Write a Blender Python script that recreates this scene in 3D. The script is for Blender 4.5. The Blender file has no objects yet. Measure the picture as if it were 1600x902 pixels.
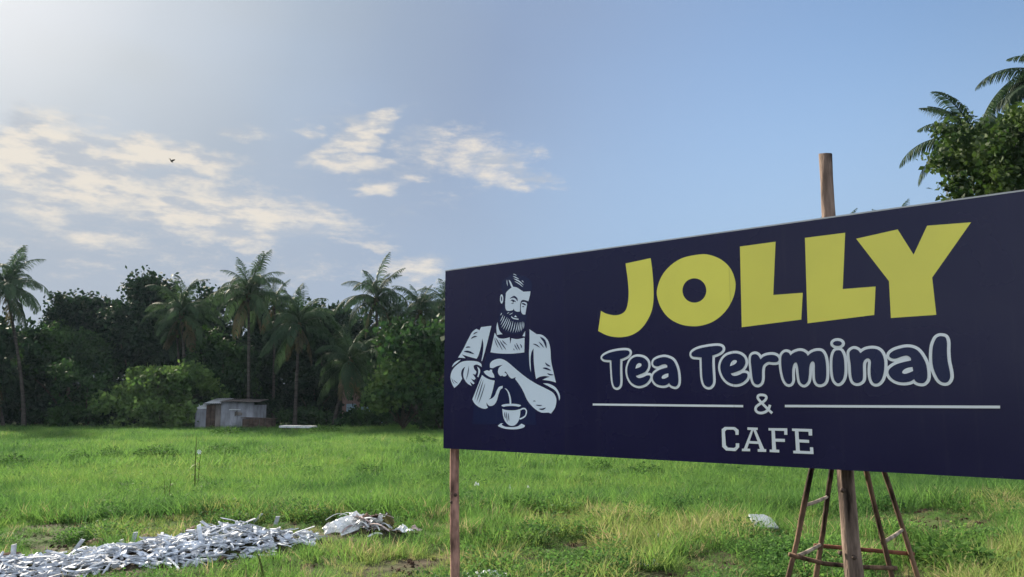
import bpy, bmesh, math, random
import numpy as np
from mathutils import Vector, Matrix, Euler

R = math.radians
sc = bpy.context.scene
col = sc.collection
rnd = random.Random(7)
nprng = np.random.default_rng(11)

# ------------------------------------------------------------------ camera
F_PX, CX, CY = 1230.0, 800.0, 451.0
EYE = 1.6
PITCH = math.atan(172.0 / F_PX)
cam_d = bpy.data.cameras.new('camera')
cam_d.sensor_width = 36.0
cam_d.lens = 36.0 * F_PX / 1600.0
cam_d.clip_start = 0.05
cam_d.clip_end = 3000
cam = bpy.data.objects.new('camera', cam_d)
cam.location = (0, 0, EYE)
cam.rotation_euler = (R(90) + PITCH, 0, 0)
col.objects.link(cam)
sc.camera = cam

# ------------------------------------------------------------------ sky, sun, exposure
SUN_AZ, SUN_EL = R(-42), R(29)
SKY_STRENGTH = 0.058
SUN_STRENGTH = 4.6
EXPOSURE = 1.55
sc.view_settings.view_transform = 'Standard'
sc.view_settings.look = 'None'
sc.view_settings.gamma = 1
sc.view_settings.exposure = EXPOSURE
sc.cycles.use_denoising = True
sc.cycles.max_bounces = 4
sc.cycles.diffuse_bounces = 3
sc.cycles.glossy_bounces = 2
sc.cycles.transmission_bounces = 3
sc.cycles.transparent_max_bounces = 6

sun_vec = Vector((math.sin(SUN_AZ) * math.cos(SUN_EL), math.cos(SUN_AZ) * math.cos(SUN_EL), math.sin(SUN_EL)))
sd = bpy.data.lights.new('sun', 'SUN')
sd.energy = SUN_STRENGTH
sd.angle = R(2.5)
sd.color = (1.0, 0.90, 0.74)
sun = bpy.data.objects.new('sun', sd)
sun.rotation_euler = (-sun_vec).to_track_quat('-Z', 'Y').to_euler()
sun.location = (-20, 20, 30)
col.objects.link(sun)


def px_dir(px, py):
    x = (px - CX) / F_PX
    y = (CY - py) / F_PX
    c, s = math.cos(PITCH), math.sin(PITCH)
    return Vector((x, c - y * s, s + y * c))


def at(px, py, depth):
    d = px_dir(px, py)
    k = depth / d.y
    return Vector((d.x * k, depth, EYE + d.z * k))


def on_ground(px, py, z=0.0):
    d = px_dir(px, py)
    k = (z - EYE) / d.z
    return Vector((d.x * k, d.y * k, z))


def az_el(px, py):
    d = px_dir(px, py).normalized()
    return math.atan2(d.x, d.y), math.asin(d.z)


class NT:
    """small helper for node trees"""
    def __init__(self, tree):
        self.t = tree

    def n(self, typ, **kw):
        nd = self.t.nodes.new(typ)
        for k, v in kw.items():
            if k.startswith('i_'):
                key = k[2:]
                key = int(key) if key.isdigit() else key.replace('_', ' ')
                self.put(nd.inputs[key], v)
            else:
                setattr(nd, k, v)
        return nd

    def put(self, sock, v):
        if isinstance(v, bpy.types.NodeSocket):
            self.t.links.new(v, sock)
        elif isinstance(v, bpy.types.Node):
            self.t.links.new(v.outputs[0], sock)
        else:
            sock.default_value = v

    def math(self, op, a, b=0.0, c=None, clamp=False):
        nd = self.t.nodes.new('ShaderNodeMath')
        nd.operation = op
        nd.use_clamp = clamp
        self.put(nd.inputs[0], a)
        self.put(nd.inputs[1], b)
        if c is not None:
            self.put(nd.inputs[2], c)
        return nd.outputs[0]

    def mrange(self, v, a, b, c=0.0, d=1.0, smooth=True):
        nd = self.t.nodes.new('ShaderNodeMapRange')
        nd.interpolation_type = 'SMOOTHSTEP' if smooth else 'LINEAR'
        self.put(nd.inputs[0], v)
        for i, q in enumerate((a, b, c, d)):
            self.put(nd.inputs[i + 1], q)
        return nd.outputs[0]

    def mix(self, f, a, b):
        nd = self.t.nodes.new('ShaderNodeMix')
        nd.data_type = 'RGBA'
        self.put(nd.inputs[0], f)
        self.put(nd.inputs[6], a if not isinstance(a, tuple) else (*a, 1)[:4])
        self.put(nd.inputs[7], b if not isinstance(b, tuple) else (*b, 1)[:4])
        return nd.outputs[2]

    def ramp(self, f, stops):
        nd = self.t.nodes.new('ShaderNodeValToRGB')
        e = nd.color_ramp.elements
        while len(e) < len(stops):
            e.new(0.5)
        for el, (p, c) in zip(e, stops):
            el.position = p
            el.color = (*c, 1)[:4]
        self.put(nd.inputs[0], f)
        return nd.outputs[0]

    def vec(self, op, a, b=None):
        nd = self.t.nodes.new('ShaderNodeVectorMath')
        nd.operation = op
        self.put(nd.inputs[0], a)
        if b is not None:
            self.put(nd.inputs[1], b)
        return nd.outputs[1] if op == 'LENGTH' else nd.outputs[0]

    def noise(self, v, scale, detail=4.0, rough=0.55, dist=0.0, dims='3D'):
        nd = self.t.nodes.new('ShaderNodeTexNoise')
        nd.noise_dimensions = dims
        self.put(nd.inputs['Vector'], v)
        nd.inputs['Scale'].default_value = scale
        nd.inputs['Detail'].default_value = detail
        nd.inputs['Roughness'].default_value = rough
        nd.inputs['Distortion'].default_value = dist
        return nd


def build_world():
    w = bpy.data.worlds.new('World')
    sc.world = w
    w.use_nodes = True
    w.cycles.sampling_method = 'MANUAL'
    w.cycles.sample_map_resolution = 256
    t = w.node_tree
    t.nodes.clear()
    N = NT(t)
    sky = N.n('ShaderNodeTexSky', sky_type='NISHITA')
    sky.sun_disc = False
    sky.sun_elevation = SUN_EL
    sky.sun_rotation = SUN_AZ
    sky.air_density = 1.0
    sky.dust_density = 0.25
    sky.ozone_density = 1.3
    tc = N.n('ShaderNodeTexCoord')
    sep = N.n('ShaderNodeSeparateXYZ', i_0=tc.outputs['Generated'])
    az = N.math('ARCTAN2', sep.outputs[0], sep.outputs[1])
    el = N.math('ARCSINE', sep.outputs[2])
    ae = N.n('ShaderNodeCombineXYZ', i_0=az, i_1=el).outputs[0]
    # warped copy so that the cloud edges are ragged
    wn = N.noise(N.vec('MULTIPLY', ae, (1, 2.2, 1)), 9.0, 3.0, 0.6, dims='2D')
    warp = N.vec('MULTIPLY', N.vec('SUBTRACT', wn.outputs['Color'], (0.5, 0.5, 0.5)), (0.10, 0.05, 0.0))
    p = N.vec('ADD', ae, warp)
    # (px, py, half width px, half height px, tilt deg, weight)
    blobs = [
        (60, 250, 200, 66, 6, 1.3), (250, 245, 130, 38, 0, 1.2), (110, 300, 200, 64, 0, 1.05),
        (330, 325, 240, 46, -4, 1.1), (470, 335, 120, 24, -4, 0.9), (130, 375, 120, 20, 0, 0.75),
        (330, 368, 150, 30, -3, 0.8), (565, 207, 115, 25, 28, 1.15), (545, 257, 85, 28, 8, 1.0),
        (720, 240, 180, 50, -8, 0.82), (800, 272, 110, 30, -8, 0.85), (590, 302, 50, 18, 14, 0.85),
        (580, 380, 75, 16, -4, 0.8), (660, 428, 110, 36, 0, 0.9), (487, 198, 26, 15, 0, 0.95),
        (180, 330, 420, 130, 0, 0.42), (640, 250, 260, 110, -4, 0.30), (560, 430, 260, 60, 0, 0.36), (392, 208, 55, 13, -6, 0.7), (350, 440, 120, 20, 0, 0.6), (660, 283, 40, 10, 0, 0.6),
    ]
    mask = None
    for (bx, by, rx, ry, tilt, wgt) in blobs:
        a0, e0 = az_el(bx, by)
        v = N.vec('SUBTRACT', p, (a0, e0, 0))
        if tilt:
            rot = N.n('ShaderNodeVectorRotate', rotation_type='Z_AXIS')
            N.put(rot.inputs['Vector'], v)
            rot.inputs['Angle'].default_value = R(-tilt)
            v = rot.outputs[0]
        v = N.vec('MULTIPLY', v, (F_PX / rx, F_PX / ry, 0))
        m = N.mrange(N.vec('LENGTH', v), 1.25, 0.15, 0.0, wgt)
        mask = m if mask is None else N.math('MAXIMUM', mask, m)
    # denser cloud added out of view round the sky, to light the sign
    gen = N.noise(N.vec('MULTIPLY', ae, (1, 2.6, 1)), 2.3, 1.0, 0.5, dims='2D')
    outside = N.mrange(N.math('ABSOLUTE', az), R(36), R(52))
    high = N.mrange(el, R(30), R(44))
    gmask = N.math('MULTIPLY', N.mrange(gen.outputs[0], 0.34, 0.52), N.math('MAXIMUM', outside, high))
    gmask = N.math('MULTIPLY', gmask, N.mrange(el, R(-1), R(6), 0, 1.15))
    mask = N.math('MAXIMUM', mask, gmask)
    fb = N.noise(N.vec('MULTIPLY', ae, (1, 2.8, 1)), 17.0, 9.0, 0.72, dims='2D').outputs[0]
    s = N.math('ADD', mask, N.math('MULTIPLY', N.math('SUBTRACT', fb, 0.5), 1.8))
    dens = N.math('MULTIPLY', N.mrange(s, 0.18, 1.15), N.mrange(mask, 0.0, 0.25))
    # lit and shaded sides of the clouds
    fb2 = N.noise(N.vec('MULTIPLY', N.vec('ADD', ae, (0.03, -0.02, 3.0)), (1, 3.2, 1)), 15.0, 4.0, 0.6, dims='2D').outputs[0]
    lit = N.mrange(fb2, 0.36, 0.60)
    ccol = N.mix(lit, (0.56, 0.60, 0.66), (0.95, 0.87, 0.75))
    dt = N.n('ShaderNodeVectorMath', operation='DOT_PRODUCT')
    N.put(dt.inputs[0], tc.outputs['Generated'])
    dt.inputs[1].default_value = sun_vec
    dot = dt.outputs['Value']
    ccol = N.mix(N.mrange(dot, 0.6, -0.1), ccol, N.mix(lit, (0.56, 0.60, 0.66), (0.86, 0.91, 0.98)))
    bg1 = N.n('ShaderNodeBackground', i_Color=sky.outputs[0], i_Strength=SKY_STRENGTH)
    bg2 = N.n('ShaderNodeBackground', i_Color=ccol, i_Strength=N.mrange(dot, -0.5, 0.5, 0.98, 0.315))  # unseen clouds away from the sun brightened to fill light onto the sign
    # thin high veil of cloud round the hidden sun
    vn = N.noise(N.vec('MULTIPLY', ae, (1, 2.0, 1)), 3.0, 2.0, 0.55, dims='2D').outputs[0]
    vfac = N.math('MULTIPLY', N.mrange(dot, 0.45, 0.84, 0.0, 0.96), N.mrange(vn, 0.2, 0.7, 0.9, 1.0))
    vcol = N.ramp(dot, [(0.0, (0.12, 0.18, 0.29)), (0.80, (0.128, 0.166, 0.240)), (0.87, (0.153, 0.188, 0.245)), (0.915, (0.188, 0.218, 0.255)), (0.965, (0.27, 0.285, 0.295)), (0.99, (0.36, 0.36, 0.355)), (1.0, (0.8, 0.78, 0.7))])
    bgv = N.n('ShaderNodeBackground', i_Color=vcol, i_Strength=0.77)
    mv = N.n('ShaderNodeMixShader', i_0=vfac, i_1=bg1.outputs[0], i_2=bgv.outputs[0])
    # grey-blue air low over the horizon
    lcol = N.mix(N.mrange(dot, 0.62, 0.92), (0.152, 0.21, 0.298), (0.196, 0.222, 0.262))
    bgl = N.n('ShaderNodeBackground', i_Color=lcol, i_Strength=0.75)
    lowf = N.math('MULTIPLY', N.mrange(el, R(26), R(4), 0.0, 0.9), N.mrange(dot, 0.92, 0.985, 1.0, 0.35))
    ml = N.n('ShaderNodeMixShader', i_0=lowf, i_1=mv.outputs[0], i_2=bgl.outputs[0])
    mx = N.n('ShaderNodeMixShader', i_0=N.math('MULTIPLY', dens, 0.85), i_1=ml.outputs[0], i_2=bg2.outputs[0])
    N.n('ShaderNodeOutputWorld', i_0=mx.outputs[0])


build_world()

# ------------------------------------------------------------------ helpers: objects and meshes


def tag(o, label=None, cat=None, group=None, kind=None):
    if label:
        o['label'] = label
    if cat:
        o['category'] = cat
    if group:
        o['group'] = group
    if kind:
        o['kind'] = kind
    return o


def empty(name, loc=(0, 0, 0), rz=0.0):
    o = bpy.data.objects.new(name, None)
    o.empty_display_size = 0.1
    o.location = loc
    o.rotation_euler = (0, 0, rz)
    col.objects.link(o)
    return o


def mesh_np(name, verts, faces, mat=None, smooth=False):
    """verts (n,3); faces: list of lists or an (m,k) array"""
    me = bpy.data.meshes.new(name)
    if isinstance(faces, np.ndarray):
        m, k = faces.shape
        me.vertices.add(len(verts))
        me.vertices.foreach_set('co', np.asarray(verts, dtype=np.float32).ravel())
        me.loops.add(m * k)
        me.loops.foreach_set('vertex_index', faces.astype(np.int32).ravel())
        me.polygons.add(m)
        me.polygons.foreach_set('loop_start', np.arange(0, m * k, k, dtype=np.int32))
        me.update(calc_edges=True)
    else:
        me.from_pydata([tuple(v) for v in verts], [], faces)
        me.update()
    if smooth:
        me.polygons.foreach_set('use_smooth', np.ones(len(me.polygons), dtype=bool))
    if mat:
        me.materials.append(mat)
    return me


def obj(name, me, parent=None, loc=None):
    o = bpy.data.objects.new(name, me)
    col.objects.link(o)
    if parent:
        o.parent = parent
    if loc is not None:
        o.location = loc
    return o


class MB:
    """collects simple shapes into one mesh"""
    def __init__(self):
        self.v, self.f = [], []

    def add(self, vs, fs):
        b = len(self.v)
        self.v += [tuple(q) for q in vs]
        self.f += [[b + i for i in f] for f in fs]

    def box(self, c, size, rot=None):
        sx, sy, sz = (q / 2 for q in size)
        vs = [Vector((x, y, z)) for x in (-sx, sx) for y in (-sy, sy) for z in (-sz, sz)]
        if rot is not None:
            m = rot.to_matrix() if hasattr(rot, 'to_matrix') else rot
            vs = [m @ q for q in vs]
        c = Vector(c)
        self.add([q + c for q in vs], [(0, 1, 3, 2), (4, 6, 7, 5), (0, 4, 5, 1), (2, 3, 7, 6), (0, 2, 6, 4), (1, 5, 7, 3)])

    def tube(self, pts, rad, segs=8, jitter=0.0, rg=None, caps=True):
        pts = [Vector(q) for q in pts]
        n = len(pts)
        if not hasattr(rad, '__len__'):
            rad = [rad] * n
        up = Vector((0, 0, 1))
        t0 = (pts[-1] - pts[0]).normalized()
        if abs(t0.z) > 0.9:
            up = Vector((0, 1, 0))
        vs, fs = [], []
        for i in range(n):
            t = (pts[min(i + 1, n - 1)] - pts[max(i - 1, 0)]).normalized()
            a = t.cross(up).normalized()
            b = a.cross(t).normalized()
            for k in range(segs):
                th = 2 * math.pi * k / segs
                r = rad[i] * (1 + (jitter * (rg.random() - 0.5) if rg else 0))
                vs.append(pts[i] + (a * math.cos(th) + b * math.sin(th)) * r)
        for i in range(n - 1):
            for k in range(segs):
                k2 = (k + 1) % segs
                fs.append((i * segs + k, i * segs + k2, (i + 1) * segs + k2, (i + 1) * segs + k))
        if caps:
            fs.append(tuple(reversed(range(segs))))
            fs.append(tuple(range((n - 1) * segs, n * segs)))
        self.add(vs, fs)

    def mesh(self, name, mat, smooth=False):
        return mesh_np(name, self.v, self.f, mat, smooth)


def build(name, mb, mat, parent=None, smooth=False, loc=None):
    return obj(name, mb.mesh(name, mat, smooth), parent, loc)


def vnoise(x, y, scale, seed=0):
    """smooth value noise, 0..1, numpy arrays"""
    x = np.asarray(x, dtype=float) / scale + 100.3 + seed * 17.1
    y = np.asarray(y, dtype=float) / scale + 200.7 + seed * 31.7
    xi, yi = np.floor(x).astype(np.int64), np.floor(y).astype(np.int64)
    fx, fy = x - xi, y - yi
    fx, fy = fx * fx * (3 - 2 * fx), fy * fy * (3 - 2 * fy)

    def h(a, b):
        q = (a * 374761393 + b * 668265263 + seed * 1442695041) & 0xFFFFFFFF
        q = ((q ^ (q >> 13)) * 1274126177) & 0xFFFFFFFF
        return ((q ^ (q >> 16)) & 0xFFFF) / 65535.0
    return ((h(xi, yi) * (1 - fx) + h(xi + 1, yi) * fx) * (1 - fy)
            + (h(xi, yi + 1) * (1 - fx) + h(xi + 1, yi + 1) * fx) * fy)


def sstep(a, b, x):
    t = np.clip((np.asarray(x, dtype=float) - a) / (b - a), 0, 1)
    return t * t * (3 - 2 * t)


# ------------------------------------------------------------------ terrain
FIELD_Z = -0.9
HEAP = [(-5.3, 6.6, 0.9, 0.5, 0.09), (-4.35, 7.35, 0.85, 0.5, 0.10), (-3.55, 7.85, 0.7, 0.48, 0.13), (-2.92, 8.4, 0.5, 0.48, 0.17), (-2.45, 8.75, 0.36, 0.38, 0.10)]
HEAP2 = (-1.74, 9.40, 0.40, 0.28, 0.20)


def heap_h(x, y):
    z = np.zeros_like(np.asarray(x, dtype=float))
    for (hx, hy, rx, ry, h) in HEAP:
        d2 = ((x - hx) / rx) ** 2 + ((y - hy) / ry) ** 2
        z = np.maximum(z, h * np.exp(-d2 * 1.1))
    return z


def heap2_h(x, y):
    hx, hy, rx, ry, h = HEAP2
    return h * np.exp(-(((x - hx) / rx) ** 2 + ((y - hy) / ry) ** 2) * 1.1)


def heap_clear(x, y):
    """0 on the rubbish heaps, 1 away from them"""
    d = np.full_like(np.asarray(x, dtype=float), 9.0)
    for (hx, hy, rx, ry, h) in HEAP + [(-1.78, 9.38, 0.45, 0.3, 0), (-1.4, 9.45, 0.35, 0.22, 0), (-1.1, 9.5, 0.22, 0.15, 0)]:
        d = np.minimum(d, np.sqrt(((x - hx) / (rx * 1.15)) ** 2 + ((y - hy + 0.12) / (ry * 1.3)) ** 2))
    return sstep(0.75, 1.3, d)


def lay_clear(x, y):
    """low growth round the board and the sheet that lie on the ground"""
    d = np.full_like(np.asarray(x, dtype=float), 9.0)
    for (cx, cy, r) in ((3.02, 9.35, 0.26), (3.0, 9.0, 0.24), (2.9, 8.7, 0.2), (-0.23, 7.1, 0.3), (1.2, 7.35, 0.2)):
        d = np.minimum(d, np.hypot(x - cx, y - cy) / r)
    return np.where(d < 1.0, 0.0, 1.0)


def edge_y(x):
    """where the raised roadside begins to fall away to the field"""
    return 10.6 + 0.10 * np.clip(x, -12, 12) + 0.5 * (vnoise(x, 0 * x, 2.2, 5) - 0.5)


def terrain(x, y):
    x = np.asarray(x, dtype=float)
    y = np.asarray(y, dtype=float)
    e = edge_y(x)
    z = FIELD_Z * sstep(0, 8.5, y - e)
    near = 1 - sstep(24, 40, y)
    z = z + (vnoise(x, y, 1.3, 1) - 0.5) * 0.10 * near + (vnoise(x, y, 0.45, 2) - 0.5) * 0.06 * near * (1 - sstep(12, 18, y))
    z = z + (vnoise(x, y, 9.0, 3) - 0.5) * 0.12
    return z + heap_h(x, y) * 0.75 + heap2_h(x, y) * 0.75


def tz(x, y):
    return float(terrain(np.array([x]), np.array([y]))[0])


def ground_at(px, py):
    """the point of the terrain seen through a pixel"""
    d = px_dir(px, py)
    lo, hi = 3.0, 200.0
    k = lo
    while k < hi:
        q = d * (k / d.y)
        if EYE + q.z < tz(q.x, q.y):
            break
        k *= 1.004
    q = d * (k / d.y)
    return Vector((q.x, q.y, tz(q.x, q.y)))


# ------------------------------------------------------------------ materials
def new_mat(name):
    m = bpy.data.materials.new(name)
    m.use_nodes = True
    m.node_tree.nodes.clear()
    return m, NT(m.node_tree)


def principled(name, colour, rough=0.8, bump=0.0, bscale=30.0, var=0.25, vscale=6.0, spec=0.3, metallic=0.0, stretch=(1, 1, 1), dark=None, coords='Object', perobj=0.0):
    m, N = new_mat(name)
    tc = N.n('ShaderNodeTexCoord')
    v = N.vec('MULTIPLY', tc.outputs[coords], stretch)
    if perobj:
        oi = N.n('ShaderNodeObjectInfo')
        v = N.vec('ADD', v, N.n('ShaderNodeCombineXYZ', i_0=N.math('MULTIPLY', oi.outputs['Random'], 37.0)).outputs[0])
    nz = N.noise(v, vscale, 5.0, 0.6)
    c2 = dark if dark else tuple(q * (1 - var * 1.6) for q in colour)
    c1 = tuple(min(1, q * (1 + var * 0.5)) for q in colour)
    f = N.mrange(nz.outputs[0], 0.3, 0.7)
    cc = N.mix(f, c2, c1)
    if perobj:
        hs = N.n('ShaderNodeHueSaturation', i_Color=cc)
        N.put(hs.inputs['Value'], N.mrange(oi.outputs['Random'], 0, 1, 1 - perobj, 1 + perobj * 0.4, smooth=False))
        cc = hs.outputs[0]
    b = N.n('ShaderNodeBsdfPrincipled', i_Roughness=rough, i_Metallic=metallic)
    N.put(b.inputs['Base Color'], cc)
    b.inputs['Specular IOR Level'].default_value = spec
    if bump:
        bn = N.noise(v, bscale, 4.0, 0.6)
        bp = N.n('ShaderNodeBump', i_Strength=bump, i_Height=bn.outputs[0])
        bp.inputs['Distance'].default_value = 0.02
        N.put(b.inputs['Normal'], bp.outputs[0])
    N.n('ShaderNodeOutputMaterial', i_0=b.outputs[0])
    return m


def leaf_mat(name, c_dark, c_light, trans=0.35, rough=0.5, tcol=None, attr=None, ramp=None, nscale=1.3, spec=0.12):
    """thin leaves: reflect, and let light through"""
    m, N = new_mat(name)
    if ramp:
        at_ = N.n('ShaderNodeAttribute', attribute_type='INSTANCER', attribute_name='tint')
        geo = N.n('ShaderNodeTexCoord')
        cc = N.ramp(at_.outputs['Fac'], ramp)
    else:
        tc = N.n('ShaderNodeTexCoord')
        oi = N.n('ShaderNodeObjectInfo')
        nz = N.noise(N.vec('ADD', tc.outputs['Object'], oi.outputs['Location']), nscale, 3.0, 0.6)
        cc = N.mix(N.mrange(nz.outputs[0], 0.32, 0.68), c_dark, c_light)
    d = N.n('ShaderNodeBsdfPrincipled', i_Roughness=rough)
    d.inputs['Specular IOR Level'].default_value = spec
    N.put(d.inputs['Base Color'], cc)
    tr = N.n('ShaderNodeBsdfTranslucent')
    hs = N.n('ShaderNodeHueSaturation', i_Color=cc, i_Saturation=1.1, i_Value=1.25)
    N.put(tr.inputs['Color'], hs.outputs[0])
    mx = N.n('ShaderNodeMixShader', i_0=trans, i_1=d.outputs[0], i_2=tr.outputs[0])
    N.n('ShaderNodeOutputMaterial', i_0=mx.outputs[0])
    return m


def ground_mat():
    m, N = new_mat('field_soil')
    tc = N.n('ShaderNodeTexCoord')
    v = tc.outputs['Object']
    n1 = N.noise(v, 0.7, 5.0, 0.6).outputs[0]
    n2 = N.noise(v, 9.0, 5.0, 0.7).outputs[0]
    soil = N.mix(N.mrange(n2, 0.35, 0.65), (0.022, 0.017, 0.012), (0.085, 0.068, 0.045))
    green = N.mix(n2, (0.025, 0.05, 0.012), (0.07, 0.11, 0.03))
    sep = N.n('ShaderNodeSeparateXYZ', i_0=v)
    far = N.mrange(sep.outputs[1], 11.0, 15.0)
    f = N.math('MAXIMUM', N.mrange(n1, 0.46, 0.62), far)
    b = N.n('ShaderNodeBsdfPrincipled', i_Roughness=0.95)
    b.inputs['Specular IOR Level'].default_value = 0.1
    N.put(b.inputs['Base Color'], N.mix(f, soil, green))
    bp = N.n('ShaderNodeBump', i_Strength=0.8, i_Height=n2)
    bp.inputs['Distance'].default_value = 0.05
    N.put(b.inputs['Normal'], bp.outputs[0])
    N.n('ShaderNodeOutputMaterial', i_0=b.outputs[0])
    return m


def vinyl(name, colour, rough=0.38, spec=0.5, weave=0.04):
    """printed flex banner"""
    m, N = new_mat(name)
    tc = N.n('ShaderNodeTexCoord')
    nz = N.noise(tc.outputs['Object'], 2.2, 4.0, 0.5).outputs[0]
    fine = N.noise(tc.outputs['Object'], 420.0, 2.0, 0.5).outputs[0]
    cc = N.mix(N.mrange(nz, 0.3, 0.7), tuple(q * 0.92 for q in colour), colour)
    sp0 = N.n('ShaderNodeSeparateXYZ', i_0=tc.outputs['Object'])
    # the banner is printed in three widths that differ a little, joined at welded seams; dust runs down from the top
    for us in SEAMS:
        cc = N.mix(N.math('MULTIPLY', N.math('GREATER_THAN', sp0.outputs[0], us), 0.09), cc, tuple(q * 0.3 for q in colour))
        ln = N.mrange(N.math('ABSOLUTE', N.math('SUBTRACT', sp0.outputs[0], us)), 0.0, 0.004, 0.22, 0.0)
        cc = N.mix(ln, cc, (0.02, 0.02, 0.03))
    st = N.noise(N.vec('MULTIPLY', tc.outputs['Object'], (9.0, 1.0, 0.7)), 2.0, 4.0, 0.6).outputs[0]
    cc = N.mix(N.mrange(st, 0.52, 0.80, 0.0, 0.022), cc, (0.30, 0.28, 0.26))
    b = N.n('ShaderNodeBsdfPrincipled')
    N.put(b.inputs['Roughness'], N.mrange(nz, 0.3, 0.7, rough, rough + 0.08))
    N.put(b.inputs['Base Color'], cc)
    b.inputs['Specular IOR Level'].default_value = spec
    sep = N.n('ShaderNodeSeparateXYZ', i_0=tc.outputs['Object'])
    # soft vertical slack between the battens of the frame
    wv = N.math('SINE', N.math('MULTIPLY', sep.outputs[0], 5.15))
    h = N.math('ADD', N.math('MULTIPLY', wv, 0.004), N.math('MULTIPLY', fine, weave * 0.01))
    h = N.math('ADD', h, N.math('MULTIPLY', nz, 0.014))
    bp = N.n('ShaderNodeBump', i_Strength=0.5, i_Height=h)
    bp.inputs['Distance'].default_value = 0.25
    N.put(b.inputs['Normal'], bp.outputs[0])
    N.n('ShaderNodeOutputMaterial', i_0=b.outputs[0])
    return m


SEAMS = (1.02, 2.10)
M = {}
M['ground'] = ground_mat()
M['navy'] = vinyl('navy_vinyl', (0.004, 0.003, 0.048), 0.22, 0.40)
M['navy_letter'] = vinyl('letter_navy', (0.003, 0.009, 0.065), 0.21, 0.42)
M['pale'] = vinyl('pale_blue_print', (0.76, 0.86, 0.98), 0.3)
M['white_print'] = vinyl('white_print', (0.90, 0.95, 0.98), 0.3)
M['yellow'] = vinyl('yellow_print', (0.97, 0.90, 0.13), 0.3)
M['trim'] = principled('pale_trim', (0.55, 0.56, 0.58), 0.5, var=0.1)
M['pole'] = principled('weathered_pole', (0.20, 0.145, 0.118), 0.9, 0.9, 26.0, 0.7, 14.0, 0.15, stretch=(1, 1, 0.16))
M['post'] = principled('dark_post', (0.34, 0.19, 0.155), 0.9, 0.7, 26.0, 0.55, 14.0, 0.15, stretch=(1, 1, 0.3))
M['ladder'] = principled('old_ladder_wood', (0.15, 0.09, 0.06), 0.85, 0.5, 30.0, 0.6, 12.0, 0.2, stretch=(1, 1, 0.3))
M['rung'] = principled('worn_rung', (0.32, 0.26, 0.21), 0.85, 0.3, 30.0, 0.4, 12.0, 0.2)
M['rust'] = principled('red_brown_brace', (0.17, 0.065, 0.04), 0.85, 0.3, 30.0, 0.4, 12.0, 0.2)
M['rubble'] = principled('white_rubble', (0.58, 0.63, 0.71), 0.7, 0.25, 40.0, 0.16, 7.0, 0.2, perobj=0.3, dark=(0.33, 0.345, 0.375))
M['soil'] = principled('dark_soil', (0.085, 0.055, 0.04), 0.95, 0.9, 18.0, 0.5, 9.0, 0.05)
M['rock'] = principled('brown_rock', (0.14, 0.09, 0.07), 0.9, 0.8, 10.0, 0.5, 4.0, 0.1)
M['plastic'] = principled('white_plastic', (0.72, 0.74, 0.76), 0.4, 0.1, 30.0, 0.12, 8.0, 0.4)
M['rag'] = principled('pink_brown_rag', (0.52, 0.42, 0.40), 0.9, 0.3, 30.0, 0.4, 9.0, 0.1)
M['rag_dark'] = principled('brown_rag', (0.13, 0.085, 0.06), 0.9, 0.3, 30.0, 0.4, 9.0, 0.1)
M['olive'] = principled('olive_plastic', (0.12, 0.10, 0.02), 0.5, 0.2, 30.0, 0.4, 9.0, 0.3)
M['slab'] = principled('grey_board', (0.46, 0.50, 0.53), 0.75, 0.3, 40.0, 0.16, 14.0, 0.2)
M['tin'] = principled('grey_tin', (0.19, 0.20, 0.225), 0.6, 0.2, 8.0, 0.3, 2.0, 0.4, stretch=(1, 1, 0.3))
M['tin_rust'] = principled('rusty_tin', (0.15, 0.13, 0.12), 0.75, 0.2, 8.0, 0.45, 2.4, 0.3, stretch=(1, 1, 0.3))
M['tin_pale'] = principled('pale_tin', (0.52, 0.54, 0.56), 0.55, 0.2, 8.0, 0.2, 2.0, 0.4)
M['dark_wood'] = principled('dark_wood', (0.08, 0.055, 0.045), 0.85, 0.3, 8.0, 0.4, 3.0, 0.2)
M['bark'] = principled('tree_bark', (0.075, 0.058, 0.045), 0.95, 0.7, 7.0, 0.4, 2.5, 0.1, stretch=(1, 1, 0.3))
M['palm_bark'] = principled('palm_bark', (0.062, 0.054, 0.048), 0.95, 0.5, 4.0, 0.35, 3.0, 0.1, stretch=(0.3, 0.3, 2.2))
M['wall_blue'] = principled('blue_wall', (0.45, 0.62, 0.74), 0.9, 0.1, 6.0, 0.2, 1.0)
M['wall_pink'] = principled('pink_wall', (0.34, 0.22, 0.20), 0.9, 0.1, 6.0, 0.2, 1.0)
M['tile_roof'] = principled('roof_sheet', (0.22, 0.12, 0.09), 0.9, 0.1, 6.0, 0.3, 1.0)
M['glass'] = principled('dark_glass', (0.03, 0.035, 0.04), 0.1, spec=0.6)
M['bird'] = principled('dark_feather', (0.03, 0.028, 0.025), 0.7)

GR = [(0.0, (0.032, 0.070, 0.026)), (0.3, (0.062, 0.132, 0.040)), (0.55, (0.132, 0.236, 0.062)), (0.75, (0.205, 0.240, 0.085)), (1.0, (0.34, 0.28, 0.17))]
M['grass'] = leaf_mat('grass_blade', None, None, 0.45, 0.7, ramp=GR, spec=0.06)
M['weed'] = leaf_mat('weed_leaf', (0.035, 0.08, 0.022), (0.08, 0.15, 0.04), 0.35, 0.9, spec=0.02)
M['stalk'] = leaf_mat('stalk_leaf', (0.06, 0.09, 0.02), (0.13, 0.15, 0.04), 0.3)
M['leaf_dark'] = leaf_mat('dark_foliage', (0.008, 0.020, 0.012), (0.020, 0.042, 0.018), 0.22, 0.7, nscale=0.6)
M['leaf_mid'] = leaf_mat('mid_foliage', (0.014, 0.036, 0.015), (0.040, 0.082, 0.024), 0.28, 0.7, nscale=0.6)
M['leaf_light'] = leaf_mat('light_foliage', (0.045, 0.092, 0.028), (0.110, 0.175, 0.050), 0.32, 0.7, nscale=0.6)
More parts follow.
